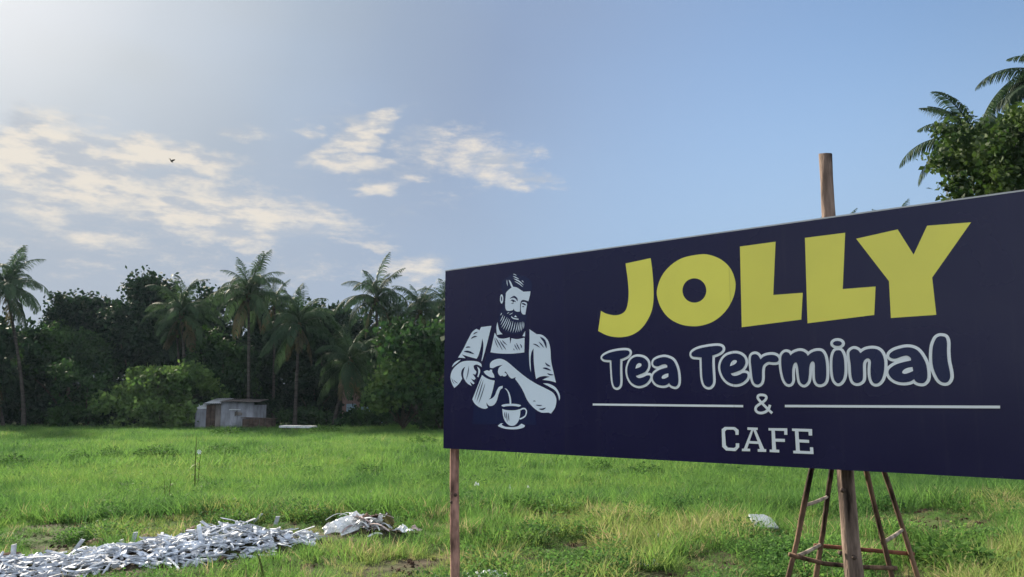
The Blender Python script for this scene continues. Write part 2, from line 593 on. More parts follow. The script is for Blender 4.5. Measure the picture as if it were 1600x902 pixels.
M['leaf_near'] = leaf_mat('near_foliage', (0.018, 0.040, 0.012), (0.058, 0.092, 0.024), 0.32, 0.65, nscale=0.7)
M['palm'] = leaf_mat('palm_leaflet', (0.020, 0.042, 0.021), (0.046, 0.078, 0.036), 0.25, 0.65, nscale=0.5)
M['palm_dry'] = leaf_mat('dry_palm_leaflet', (0.055, 0.048, 0.026), (0.10, 0.085, 0.045), 0.25, 0.6, nscale=0.5)


# ------------------------------------------------------------------ ground sheet
def build_ground():
    def axis(lo, hi, step, far, g=1.22):
        a = list(np.arange(lo, hi + 1e-6, step))
        s, q = step, hi
        while q < far:
            s *= g
            q += s
            a.append(q)
        s, q, b = step, lo, []
        while q > -far:
            s *= g
            q -= s
            b.append(q)
        return np.array(b[::-1] + a)
    xs, ys = axis(-14, 14, 0.22, 900), axis(1.5, 21, 0.2, 900)
    X, Y = np.meshgrid(xs, ys)
    Z = terrain(X, Y)
    nx, ny = len(xs), len(ys)
    i = np.arange(ny - 1)[:, None] * nx + np.arange(nx - 1)[None, :]
    f = np.stack([i, i + 1, i + nx + 1, i + nx], -1).reshape(-1, 4)
    me = mesh_np('ground', np.stack([X, Y, Z], -1).reshape(-1, 3), f, M['ground'], True)
    tag(obj('ground', me), kind='structure')


build_ground()

# ------------------------------------------------------------------ the signboard
SIGN_H, SIGN_L = 1.22, 3.66
UX = Vector((0.7785, -0.6276, 0)).normalized()      # along the board, away from its far left end
UN = Vector((-UX.y * -1, -UX.x, 0))                 # placeholder, set below
UN = Vector((UX.y, -UX.x, 0))                       # outward normal, towards the viewer
P0 = Vector((-0.470, 5.486, 1.270))                 # lower left corner of the printed face
if UN.dot(Vector((0, 0, 1.6)) - P0) < 0:
    UN = -UN


def to_board(px, py):
    d = px_dir(px, py)
    o = Vector((0, 0, EYE))
    k = (P0 - o).dot(UN) / d.dot(UN)
    q = o + d * k - P0
    return q.dot(UX), q.z


ZOOM = {  # crops of the photograph the artwork was measured in: x0, y0, scale
    's': (0, 0, 1.0), 'z4': (930, 520, 8.0), 'z5': (1110, 515, 8.0), 'z6': (1300, 510, 8.0), 'z7': (1110, 605, 8.2),
    'z8': (930, 380, 5.639), 'z9': (1140, 340, 5.0125), 'z10': (1330, 335, 5.305), 'za': (700, 490, 8.2),
    'zb': (780, 490, 7.52), 'zc': (770, 425, 9.025), 'zd': (690, 550, 6.94), 'ze': (760, 540, 8.2)}


def B(z, pts):
    x0, y0, s = ZOOM[z]
    return [to_board(x0 + p[0] / s, y0 + p[1] / s) + ((1,) if len(p) > 2 else (0,)) for p in pts]


def smooth_closed(pts, n=6):
    """closed Catmull-Rom through the points; a third value of 1 marks a sharp corner"""
    out = []
    m = len(pts)
    for i in range(m):
        p0, p1, p2, p3 = pts[i - 1], pts[i], pts[(i + 1) % m], pts[(i + 2) % m]
        out.append((p1[0], p1[1]))
        if p1[2] and p2[2]:
            continue
        a = p1 if p1[2] else p0
        d = p2 if p2[2] else p3
        for k in range(1, n):
            t = k / n
            q = []
            for c in (0, 1):
                q.append(0.5 * (2 * p1[c] + (p2[c] - a[c]) * t + (2 * a[c] - 5 * p1[c] + 4 * p2[c] - d[c]) * t * t + (-a[c] + 3 * p1[c] - 3 * p2[c] + d[c]) * t ** 3))
            out.append(tuple(q))
    return out


def area2(p):
    return sum(p[i - 1][0] * p[i][1] - p[i][0] * p[i - 1][1] for i in range(len(p)))


def fill_mesh(name, loops, mat, z):
    """flat print: outer loop plus holes, filled, at height z in front of the panel"""
    cu = bpy.data.curves.new('tmp', 'CURVE')
    cu.dimensions = '2D'
    cu.fill_mode = 'FRONT'
    for lp in loops:
        s = cu.splines.new('POLY')
        s.points.add(len(lp) - 1)
        for q, (u, v) in zip(s.points, lp):
            q.co = (u, v, 0, 1)
        s.use_cyclic_u = True
    o = bpy.data.objects.new('tmp', cu)
    me0 = o.to_mesh()
    vs = [(q.co.x, -z, q.co.y) for q in me0.vertices]
    fs = [list(p.vertices) for p in me0.polygons]
    o.to_mesh_clear()
    bpy.data.objects.remove(o)
    bpy.data.curves.remove(cu)
    me = mesh_np(name, vs, fs, mat)
    if len(me.polygons) and sum(p.normal.y * p.area for p in me.polygons) > 0:
        me.flip_normals()
    return me


# the board's own axes: x along the board, -y out of the face, z up
sign = empty('signboard', P0)
sign.rotation_euler = (0, 0, math.atan2(UX.y, UX.x))
tag(sign, 'long navy signboard with yellow lettering and a bearded tea pourer, raised on wooden poles', 'signboard')
mb = MB()
mb.box((SIGN_L / 2, 0.0125, SIGN_H / 2), (SIGN_L, 0.025, SIGN_H))
build('panel', mb, M['navy'], sign)
for zc_, hh in ((SIGN_H + 0.0035, 0.007), (-0.0035, 0.007)):
    mb = MB()
    mb.box((SIGN_L / 2, 0.0135, zc_), (SIGN_L, 0.029, hh))
    build('edge_trim', mb, M['trim'] if zc_ > 0 else M['navy'], sign)
for zc_ in (0.05, 0.61, 1.17):
    mb = MB()
    mb.box((SIGN_L / 2, 0.045, zc_), (SIGN_L - 0.02, 0.036, 0.045))
    build('frame_rail', mb, M['ladder'], sign)
for uc in (0.03, 1.22, 2.44, 3.63):
    mb = MB()
    mb.box((uc, 0.081, 0.61), (0.045, 0.032, 1.16))
    build('frame_upright', mb, M['ladder'], sign)

ZL = [0.0012]


STEP = [0.00012]


def layer(step=None):
    ZL[0] += STEP[0] if step is None else step
    return ZL[0]


c = 1
# big yellow word
J = B('z8', [(268, 180, c), (490, 133, c), (505, 250), (515, 400), (513, 520), (495, 610), (450, 700), (390, 770), (310, 815), (210, 830), (110, 815), (27, 775, c), (52, 597, c), (100, 622), (170, 636), (230, 625), (270, 590), (290, 520), (295, 430), (287, 320)])
O = B('z8', [(925, 100), (1010, 105), (1110, 145), (1190, 220), (1232, 320), (1235, 410), (1210, 500), (1150, 600), (1060, 680), (960, 722), (860, 733), (750, 715), (650, 660), (580, 570), (545, 460), (555, 370), (600, 270), (680, 185), (780, 128)])
O2 = B('z8', [(875 + 105 * math.cos(a * math.pi / 6), 418 + 107 * math.sin(a * math.pi / 6)) for a in range(12)])
L1 = B('z9', [(82, 228, c), (361, 190, c), (343, 607, c), (574, 590, c), (562, 800, c), (96, 860, c)])
L2 = B('z9', [(591, 160, c), (906, 120, c), (887, 561, c), (1144, 541, c), (1134, 764, c), (611, 829, c)])
Y1 = B('z10', [(42, 203, c), (386, 126, c), (518, 335, c), (630, 95, c), (995, 67, c), (672, 525, c), (706, 834, c), (330, 860, c), (314, 555, c)])
title = empty('title_lettering')
title.parent = sign
for lp in ([J], [O, O2], [L1], [L2], [Y1]):
    obj('letter', fill_mesh('letter', [smooth_closed(q) for q in lp], M['yellow'], layer()), title)

# outlined bubble lettering: navy letters with a white rim
OUT = 0.0138


def ribbon(name, loop, w, z, mat):
    """white rim outside a closed outline"""
    lp = list(loop)
    if area2(lp) < 0:
        lp = lp[::-1]
    n = len(lp)
    P = np.array(lp)
    keep = [0]
    for i in range(1, n):
        if np.hypot(*(P[i] - P[keep[-1]])) > 1e-4:
            keep.append(i)
    P = P[keep]
    n = len(P)
    e = np.roll(P, -1, 0) - P
    e /= np.linalg.norm(e, axis=1)[:, None]
    nr = np.stack([e[:, 1], -e[:, 0]], 1)            # outward for a ccw loop
    prev = np.roll(nr, 1, 0)
    mit = nr + prev
    ln = np.linalg.norm(mit, axis=1)[:, None]
    mit = mit / np.maximum(ln, 1e-6)
    k = 1.0 / np.maximum((mit * nr).sum(1), 0.55)
    Q = P + mit * (w * k)[:, None]
    I = P - mit * 0.003
    vs = [(p[0], -z, p[1]) for p in I] + [(q[0], -(z - 0.0006), q[1]) for q in Q]
    fs = [[i, i + n, (i + 1) % n + n, (i + 1) % n] for i in range(n)]
    me = mesh_np(name, vs, fs, mat)
    if sum(p.normal.y * p.area for p in me.polygons) > 0:
        me.flip_normals()
    return me


T1 = [('z4', [(95, 305), (130, 275), (200, 245), (300, 225), (390, 220), (430, 235), (432, 265), (405, 295), (340, 325), (318, 330, c), (315, 450), (318, 600), (312, 655), (290, 682), (262, 685), (238, 660), (222, 590), (212, 450), (208, 348, c), (190, 342), (130, 338), (100, 325)])]
E1 = [('z4', [(540, 300), (610, 315), (655, 355), (668, 400), (660, 445), (630, 490), (580, 515), (512, 540, c), (530, 560), (560, 568), (610, 555), (650, 535), (685, 535), (693, 555), (680, 590), (640, 635), (580, 662), (520, 660), (460, 625), (420, 560), (405, 480), (415, 410), (445, 345), (490, 310)]),
      ('z4', [(508, 450, c), (520, 405), (550, 382), (580, 390), (582, 415), (555, 435)])]
A1 = [('z4', [(860, 305), (920, 315), (975, 345), (1010, 400), (1035, 480), (1045, 570), (1040, 640), (1015, 672), (980, 670), (950, 655), (930, 630, c), (890, 655), (830, 660), (770, 640), (735, 600), (725, 560), (740, 515), (790, 475), (850, 450), (905, 435, c), (905, 410), (880, 395), (840, 400), (790, 420), (750, 415), (730, 390), (740, 350), (790, 320)]),
      ('z4', [(835, 560), (850, 535), (890, 515), (920, 510, c), (920, 550, c), (880, 572), (845, 575)])]
T2 = [('z4', [(1208, 268), (1230, 235), (1300, 200), (1420, 175), (1530, 165), (1585, 178), (1597, 205), (1580, 235), (1530, 265), (1470, 285, c), (1468, 400), (1478, 580), (1470, 640), (1440, 675), (1400, 675), (1365, 640), (1345, 560), (1338, 430), (1335, 310, c), (1280, 305), (1225, 298)])]
E2 = [('z5', [(300, 300), (370, 310), (420, 345), (442, 395), (435, 445), (400, 495), (340, 525), (260, 550, c), (280, 575), (320, 580), (370, 565), (410, 545), (455, 548), (470, 575), (450, 625), (390, 670), (310, 685), (230, 660), (170, 600), (135, 520), (130, 450), (155, 380), (210, 325)]),
      ('z5', [(248, 460, c), (262, 415), (295, 385), (330, 388), (332, 412), (300, 440)])]
R1 = [('z5', [(560, 308), (600, 325), (632, 375, c), (670, 340), (730, 320), (800, 320), (845, 345), (858, 380), (840, 405), (790, 410), (730, 405), (690, 425), (660, 460), (650, 520), (648, 620), (630, 670), (590, 690), (550, 665), (530, 600), (520, 500), (510, 400), (518, 330)])]
M1 = [('z5', [(935, 285), (980, 290), (1005, 325, c), (1050, 290), (1110, 270), (1160, 275), (1200, 300), (1222, 330, c), (1270, 290), (1330, 270), (1390, 275), (1425, 320), (1445, 400), (1452, 500), (1450, 600), (1430, 660), (1385, 685), (1340, 675), (1315, 620), (1310, 520), (1308, 430), (1285, 398), (1255, 420), (1240, 480), (1235, 570), (1220, 650), (1175, 690), (1130, 660), (1112, 580), (1100, 470), (1080, 415), (1050, 425), (1030, 480), (1025, 560), (1025, 640), (1000, 680), (960, 675), (925, 620), (900, 520), (890, 420), (895, 330)])]
I1 = [('z6', [(80, 300), (115, 310), (145, 370), (158, 460), (158, 580), (140, 660), (100, 708), (65, 708), (30, 660), (12, 560), (10, 440), (20, 360), (45, 310)])]
I2 = [('z6', [(72 + 55 * math.cos(a * math.pi / 6), 215 + 31 * math.sin(a * math.pi / 6)) for a in range(12)])]
N1 = [('z6', [(270, 285), (320, 295), (360, 335, c), (420, 295), (500, 280), (570, 290), (620, 330), (650, 400), (658, 480), (650, 580), (620, 670), (570, 715), (520, 705), (492, 640), (485, 540), (490, 440), (465, 405), (435, 405), (400, 440), (390, 500), (392, 600), (385, 670), (345, 705), (300, 708), (265, 680), (245, 600), (238, 480), (225, 390), (225, 320)])]
A2 = [('z6', [(920, 265), (1010, 272), (1080, 310), (1140, 390), (1180, 480), (1195, 580), (1190, 660), (1150, 708), (1095, 710), (1050, 690), (1030, 660, c), (980, 690), (900, 702), (820, 690), (750, 650), (712, 590), (720, 540), (780, 490), (870, 455), (992, 428, c), (985, 395), (940, 368), (880, 378), (800, 405), (750, 400), (720, 375), (735, 335), (800, 295)]),
      ('z6', [(880, 580), (900, 545), (950, 520), (1010, 510, c), (1018, 560, c), (970, 580), (915, 595)])]
LL = [('z6', [(1375, 125), (1420, 140), (1440, 200), (1440, 320), (1450, 440), (1475, 560), (1480, 640), (1450, 695), (1400, 705), (1345, 675), (1300, 600), (1265, 500), (1255, 380), (1265, 250), (1300, 160), (1335, 130)])]
sub = empty('outlined_lettering')
sub.parent = sign
rims = []
for lt in (T1, E1, A1, T2, E2, R1, M1, I1, I2, N1, A2, LL):
    loops = [smooth_closed(B(z, p), 5) for z, p in lt]
    layer(0.0001)
    rims.append((loops, layer(0.0001)))
top = layer(0.0008)
for loops, zr in rims:
    zt_ = layer(0.00005)
    o = obj('letter', fill_mesh('letter', loops, M['navy_letter'], zt_), sub)
    me = ribbon('letter_rim', loops[0], OUT, zr, M['white_print'])
    obj('letter_rim', me, sub)
    for h in loops[1:]:
        obj('letter_eye', fill_mesh('letter_eye', [h], M['white_print'], zt_ - 0.0003), sub)


def stroke(pts, w, n=5, closed=False):
    """round-jointed stroke of width w (board metres) as a polygon; pts already on the board"""
    if n > 1 and len(pts) > 2:
        q = [pts[0]] + list(pts) + [pts[-1]]
        sm = []
        for i in range(1, len(q) - 2):
            for k in range(n):
                t = k / n
                sm.append(tuple(0.5 * (2 * q[i][a] + (q[i + 1][a] - q[i - 1][a]) * t + (2 * q[i - 1][a] - 5 * q[i][a] + 4 * q[i + 1][a] - q[i + 2][a]) * t * t + (-q[i - 1][a] + 3 * q[i][a] - 3 * q[i + 1][a] + q[i + 2][a]) * t ** 3) for a in (0, 1)))
        sm.append(tuple(pts[-1][:2]))
        pts = sm
    P = np.array([p[:2] for p in pts])
    d = np.gradient(P, axis=0)
    d /= np.maximum(np.linalg.norm(d, axis=1)[:, None], 1e-9)
    nr = np.stack([-d[:, 1], d[:, 0]], 1)
    wv = w if hasattr(w, '__len__') else np.full(len(P), w)
    wv = np.interp(np.linspace(0, 1, len(P)), np.linspace(0, 1, len(wv)), wv)[:, None] / 2
    a, b = P + nr * wv, P - nr * wv
    return P, a, b


def stroke_mesh(name, z, pts, w, mat, taper=False, n=5):
    bp = [q[:2] for q in B(z, pts)]
    ww = [w * 0.1, w, w, w * 0.1] if taper else w
    P, a, b = stroke(bp, ww, n)
    zz = layer()
    m = len(P)
    # a slight tilt along the stroke keeps self-crossings off one plane
    hz = [zz + 0.00025 * i / m for i in range(m)]
    vs = [(a[i][0], -hz[i], a[i][1]) for i in range(m)] + [(b[i][0], -hz[i], b[i][1]) for i in range(m)]
    fs = [[i, i + 1, i + 1 + m, i + m] for i in range(m - 1)]
    me = mesh_np(name, vs, fs, mat)
    if sum(p.normal.y * p.area for p in me.polygons) > 0:
        me.flip_normals()
    return me


foot = empty('cafe_lettering')
foot.parent = sign
obj('ampersand', stroke_mesh('ampersand', 'z7', [(797, 335), (745, 285), (680, 220), (625, 160), (612, 130), (625, 106), (665, 100), (708, 110), (722, 138), (700, 175), (640, 215), (595, 250), (585, 290), (610, 322), (660, 332), (715, 315), (750, 280), (770, 228)], 0.0135, M['white_print']), foot)
CAFE = [
    [[(150, 540), (190, 510), (320, 512), (368, 550), (368, 612), (328, 612), (325, 570), (300, 545), (215, 545), (192, 570), (205, 745), (230, 775), (310, 780), (330, 760), (330, 720), (375, 720), (375, 770), (330, 820), (205, 812), (157, 765)]],
    [[(480, 515), (612, 520), (612, 550), (590, 550), (695, 793), (720, 797), (720, 830), (612, 828), (612, 795), (640, 793), (622, 728), (500, 722), (478, 787), (515, 790), (515, 822), (410, 820), (410, 790), (435, 787), (528, 550), (480, 547)], [(555, 552), (510, 690), (610, 695)]],
    [[(750, 525), (990, 528), (993, 612), (952, 610), (950, 562), (832, 558), (838, 660), (960, 664), (960, 702), (840, 698), (848, 800), (888, 803), (888, 838), (765, 832), (765, 800), (797, 800), (788, 557), (750, 555)]],
    [[(1052, 530), (1308, 538), (1310, 622), (1265, 620), (1262, 572), (1135, 568), (1140, 670), (1270, 677), (1270, 714), (1145, 708), (1152, 815), (1283, 822), (1280, 770), (1322, 772), (1328, 858), (1068, 848), (1068, 815), (1102, 812), (1088, 565), (1052, 560)]]]
for lp in CAFE:
    obj('letter', fill_mesh('letter', [[q[:2] for q in B('z7', p)] for p in lp], M['white_print'], layer()), foot)
for (xa, ya, xb, yb, w1, w2) in ((927, 632.2, 1162, 634.8, 1.6, 1.8), (1227, 634.6, 1563, 636.2, 1.9, 2.2)):
    obj('rule_line', fill_mesh('rule_line', [[q[:2] for q in B('s', [(xa, ya - w1), (xb, yb - w2), (xb, yb + w2), (xa, ya + w1)])]], M['white_print'], layer()), foot)

# the tea pourer
ZL[0] = 0.0010
STEP = [0.00006]
art = empty('tea_pourer_picture')
art.parent = sign


def shape(name, z, pts, mat, holes=()):
    loops = [smooth_closed(B(z, pts), 5)] + [smooth_closed(B(z, h), 5) for h in holes]
    return obj(name, fill_mesh(name, loops, mat, layer()), art)


def ell(cx, cy, rx, ry, n=14):
    return [(cx + rx * math.cos(2 * math.pi * a / n), cy + ry * math.sin(2 * math.pi * a / n)) for a in range(n)]


PL, DK = M['pale'], M['navy_letter']
shape('apron', 's', [(762, 552, c), (824, 552, c), (834, 590), (838, 664, c), (738, 663, c), (744, 610)], DK)
shape('hair', 'zc', [(150, 330), (125, 230), (135, 130), (200, 80), (280, 30), (380, 50), (470, 70), (540, 130), (555, 220), (535, 290, c), (430, 290), (300, 225), (200, 290), (180, 400)], DK)
shape('beard', 'zc', [(170, 440, c), (190, 550), (300, 520), (390, 570), (480, 600), (460, 720), (440, 830), (360, 880), (240, 870), (140, 820), (90, 720), (95, 590)], DK)
shape('sleeve', 'za', [(130, 565, c), (190, 470), (250, 350), (310, 240), (365, 197, c), (405, 215, c), (425, 175, c), (558, 158, c), (525, 290), (490, 430), (460, 540), (437, 612, c), (430, 605, c), (450, 490), (455, 400), (441, 320, c), (420, 440), (390, 540), (368, 580, c), (310, 565), (240, 545), (180, 525, c), (225, 572, c)], PL)
shape('cuff', 'za', [(50, 690, c), (75, 640), (120, 605), (165, 592, c), (130, 625), (85, 660)], PL)
shape('hand', 'zd', [(140, 392, c), (118, 355), (100, 300), (100, 250), (120, 195), (170, 140), (230, 105), (310, 97), (390, 105), (430, 130), (437, 165, c), (410, 148), (380, 138), (350, 150), (355, 185), (378, 215), (368, 247, c), (338, 238, c), (372, 288, c), (355, 305, c), (318, 290, c), (360, 340, c), (345, 352, c), (310, 325, c), (328, 370, c), (285, 345), (250, 300), (236, 250), (245, 195), (258, 160, c), (225, 190), (213, 240), (225, 290, c), (190, 345)], PL)
shape('thumb', 'zd', [(385, 158, c), (412, 180), (420, 215), (400, 275, c), (388, 270, c), (400, 220), (396, 188)], PL)
shape('shirt_front', 'zb', [(-51, 225, c), (-30, 262, c), (0, 290), (60, 295), (125, 280, c), (130, 360, c), (146, 290, c), (210, 302), (300, 285, c), (297, 458, c), (150, 472), (0, 470), (-101, 456, c)], PL)
shape('collar', 'za', [(635, 110, c), (622, 180), (628, 275, c), (702, 265, c), (660, 215)], PL)
shape('collar', 'zb', [(307, 205, c), (275, 265, c), (305, 272, c)], PL)
shape('sleeve', 'zb', [(357, 185, c), (440, 243, c), (500, 250), (550, 285), (585, 340), (603, 420), (612, 560), (640, 690), (668, 812, c), (600, 792), (510, 780, c), (560, 755), (600, 745, c), (540, 735), (480, 745), (435, 770, c), (420, 680), (408, 560), (405, 410, c), (380, 460), (370, 540), (375, 690, c), (360, 620), (352, 480), (358, 320)], PL)
shape('cuff', 'ze', [(725, 485, c), (800, 490), (880, 530), (930, 600), (945, 660), (935, 708, c), (920, 640), (880, 575), (810, 530)], PL)
shape('forearm', 'ze', [(48, 285, c), (50, 230), (90, 190), (160, 170), (220, 180), (290, 225), (400, 320), (520, 415), (640, 490), (760, 550), (850, 600), (890, 660), (898, 720), (880, 800), (830, 872, c), (790, 860), (710, 860), (640, 825), (570, 760), (520, 690), (480, 600), (430, 510), (370, 430, c), (378, 405, c), (330, 424), (300, 405), (275, 370), (250, 335, c), (230, 340, c), (262, 368), (250, 392), (222, 396), (205, 384, c), (185, 392), (160, 370), (150, 330), (165, 285), (210, 248, c), (140, 265), (85, 290)], PL)
shape('kettle_lid', 'zd', [(458, 215, c), (490, 200), (520, 205), (528, 192, c), (552, 195, c), (550, 215), (570, 250), (575, 280, c), (530, 275), (480, 245)], PL)
shape('kettle', 'zd', [(440, 250, c), (480, 280), (530, 302), (578, 312, c), (560, 400), (532, 498, c), (512, 516, c), (550, 503), (580, 470), (600, 420), (625, 380), (665, 368, c), (662, 395, c), (640, 410), (620, 460), (600, 530), (570, 575), (530, 588), (505, 575), (490, 548, c), (490, 575, c), (505, 605, c), (470, 618), (410, 600), (360, 560), (335, 515, c)], PL)
shape('tea_stream', 'zd', [(685, 395, c), (715, 430), (735, 500), (740, 568, c), (758, 568, c), (755, 510), (735, 440), (705, 400, c)], PL)
shape('cup_rim', 'zd', ell(757, 582, 106, 20), PL)
shape('cup_inside', 'zd', ell(757, 606, 97, 19), DK)
shape('cup', 'zd', [(660, 618, c), (700, 630), (757, 634), (810, 631), (858, 618, c), (850, 700), (830, 760), (790, 798), (740, 798), (695, 760), (670, 700)], PL)
obj('cup_handle', stroke_mesh('cup_handle', 'zd', [(858, 628), (880, 616), (908, 618), (922, 645), (912, 690), (882, 715), (848, 728)], 0.0095, PL), art)
shape('saucer', 'zd', [(612, 803, c), (640, 778), (668, 773, c), (655, 790), (690, 810), (757, 816), (825, 808), (868, 778, c), (905, 800), (880, 825), (800, 840), (700, 835), (645, 820)], PL)
shape('face', 'zc', [(228, 112, c), (255, 135), (290, 210, c), (340, 220), (390, 250), (435, 280, c), (535, 275, c), (525, 340), (505, 415, c), (450, 398), (415, 400), (395, 430), (388, 500), (384, 560, c), (345, 562), (310, 545), (300, 515, c), (285, 540), (240, 550), (200, 545), (180, 510), (178, 430), (185, 340), (190, 295), (225, 255), (268, 222, c), (245, 170)], PL)
shape('cheek', 'zc', [(405, 445), (430, 425), (470, 430), (487, 455), (475, 520), (462, 602, c), (430, 600), (405, 570), (398, 520)], PL)
shape('ear', 'zc', ell(128, 382, 23, 66), PL)
shape('ear_fold', 'zc', ell(128, 380, 8, 36), DK)
shape('mouth', 'zc', [(305, 637, c), (322, 610, c), (347, 640, c)], PL)


STEP[0] = 0.000015
ZL[0] += 0.0004


def line(name, z, pts, w, mat, taper=True):
    obj(name, stroke_mesh(name, z, pts, w, mat, taper, 4), art)


line('lip', 'zc', [(265, 632), (300, 658), (367, 668)], 0.0072, PL, False)
for p in [((130, 578), (110, 612)), ((150, 608), (108, 700)), ((175, 620), (116, 748)), ((205, 638), (126, 790)), ((226, 650), (150, 812)), ((246, 660), (184, 825)), ((262, 690), (215, 838)), ((290, 692), (250, 852)), ((320, 710), (286, 858)), ((352, 710), (322, 858)), ((378, 710), (354, 852)), ((400, 705), (380, 846)), ((420, 700), (406, 836)), ((440, 705), (436, 802))]:
    line('beard_hair', 'zc', [p[0], ((p[0][0] + p[1][0]) / 2 + 4, (p[0][1] + p[1][1]) / 2), p[1]], 0.0062, PL)
for p, w in [(((290, 30), (315, 38), (342, 52)), .005), (((288, 60), (330, 80), (378, 105)), .006), (((298, 95), (370, 130), (440, 188)), .008), (((312, 135), (370, 165), (432, 216)), .006), (((412, 122), (425, 132), (442, 147)), .005), (((203, 112), (205, 150), (214, 202)), .006), (((205, 592), (220, 580), (238, 574)), .004), (((235, 602), (262, 592), (292, 574)), .004)]:
    line('hair_strand', 'zc', p, w, PL)
for z, p, w in [('zc', ((245, 378), (300, 352), (340, 378), (352, 415)), .013), ('zc', ((255, 402), (290, 402), (330, 425)), .009), ('zc', ((285, 412), (292, 420), (300, 428)), .011), ('zc', ((262, 440), (280, 446), (302, 444)), .004),
                ('zc', ((412, 448), (440, 452), (476, 472)), .010), ('zc', ((418, 486), (432, 492), (448, 488)), .006), ('zc', ((398, 430), (392, 480), (400, 560)), .004),
                ('za', ((328, 268), (352, 250), (384, 238)), .007), ('za', ((298, 324), (335, 300), (378, 292)), .009), ('za', ((230, 438), (260, 430), (294, 433)), .008), ('za', ((208, 486), (270, 492), (340, 520)), .013),
                ('za', ((598, 312), (620, 380), (648, 442)), .005), ('za', ((612, 308), (655, 380), (702, 470)), .007), ('za', ((670, 345), (700, 400), (738, 450)), .006),
                ('zb', ((10, 318), (45, 370), (86, 428)), .007), ('zb', ((38, 315), (60, 340), (96, 372)), .006), ('zb', ((182, 362), (198, 395), (222, 432)), .006), ('zb', ((205, 348), (225, 390), (248, 432)), .007), ('zb', ((250, 358), (262, 380), (270, 408)), .007), ('zb', ((168, 412), (176, 422), (186, 432)), .004),
                ('zb', ((400, 358), (440, 370), (484, 402)), .007), ('zb', ((468, 333), (500, 365), (528, 402)), .007), ('zb', ((484, 276), (535, 325), (560, 408)), .016), ('zb', ((543, 578), (570, 605), (606, 622)), .010), ('zb', ((515, 640), (560, 648), (612, 670)), .011), ('zb', ((568, 704), (600, 718), (645, 722)), .008),
                ('ze', ((603, 716), (618, 710), (636, 716)), .005), ('ze', ((636, 762), (675, 768), (720, 766)), .006), ('ze', ((678, 812), (725, 816), (765, 798)), .009),
                ('zd', ((440, 292), (400, 400), (362, 522)), .006), ('zd', ((457, 306), (420, 430), (384, 542)), .007), ('zd', ((478, 340), (440, 460), (405, 562)), .006),
                ('zd', ((688, 650), (690, 690), (697, 722)), .007), ('zd', ((706, 652), (710, 700), (717, 762)), .006), ('zd', ((728, 662), (731, 710), (736, 752)), .006),
                ('zd', ((299, 152), (290, 225), (272, 302)), .006), ('zd', ((112, 282), (125, 320), (142, 348)), .004), ('zd', ((132, 302), (155, 325), (182, 342)), .004)]:
    line('ink_line', z, p, w, DK)

# ------------------------------------------------------------------ posts and the ladder behind the sign


def wobble_pole(name, a, b, r0, r1, mat, label, n=14, seed=1, knots=0, kick=0.0):
    rg = random.Random(seed)
    a, b = Vector(a), Vector(b)
    root = empty(name, a)
    pts, rad = [], []
    for i in range(n):
        t = i / (n - 1)
        p = a.lerp(b, t) - a
        s = math.sin(t * 5.1 + seed) * 0.005
        s += kick * max(0.0, 1 - t / 0.45) ** 1.3
        pts.append(p + Vector((s + rg.uniform(-.002, .002), rg.uniform(-.002, .002), 0)))
        rad.append((r0 + (r1 - r0) * t) * rg.uniform(0.96, 1.04))
    mb = MB()
    mb.tube(pts, rad, 14, 0.10, rg)
    # split, uneven top
    me = mb.mesh('shaft', mat, True)
    o = obj('shaft', me, root)
    for k in range(14):
        q = me.vertices[(n - 1) * 14 + k]
        q.co.z += rg.uniform(-.006, .006)
    for k in range(knots):
        t = rg.uniform(0.25, 0.97)
        an = rg.uniform(math.pi * 0.9, math.pi * 1.9)
        rr = r0 + (r1 - r0) * t
        c0 = a.lerp(b, t) - a + Vector((math.cos(an), math.sin(an), 0)) * rr * 0.93
        kb = MB()
        kb.tube([c0, c0 + Vector((math.cos(an), math.sin(an), 0.25)) * 0.010], [0.013, 0.009], 8)
        build('knot', kb, M['dark_wood'], root, True)
    tag(root, label, 'post')
    return root


pa = at(713, 985, 5.47)
pb = at(708, 640, 5.53)
wobble_pole('wooden_post', (pa.x, 5.50, tz(pa.x, 5.5) - 0.05), (pb.x, 5.545, 1.9), 0.0335, 0.0285, M['post'], 'thin dark wooden post under the left end of the navy signboard', seed=3, knots=3)
# the pole behind the middle of the board, standing clear of its frame
t0_ = at(1291, 242, 3.98)
wobble_pole('wooden_pole', (t0_.x, 3.98, tz(t0_.x, 3.98) - 0.05), (t0_.x - 0.004, 3.98, t0_.z), 0.047, 0.033, M['pole'], 'thick brown wooden pole rising behind the signboard above its top edge', n=22, seed=5, knots=7, kick=0.075)


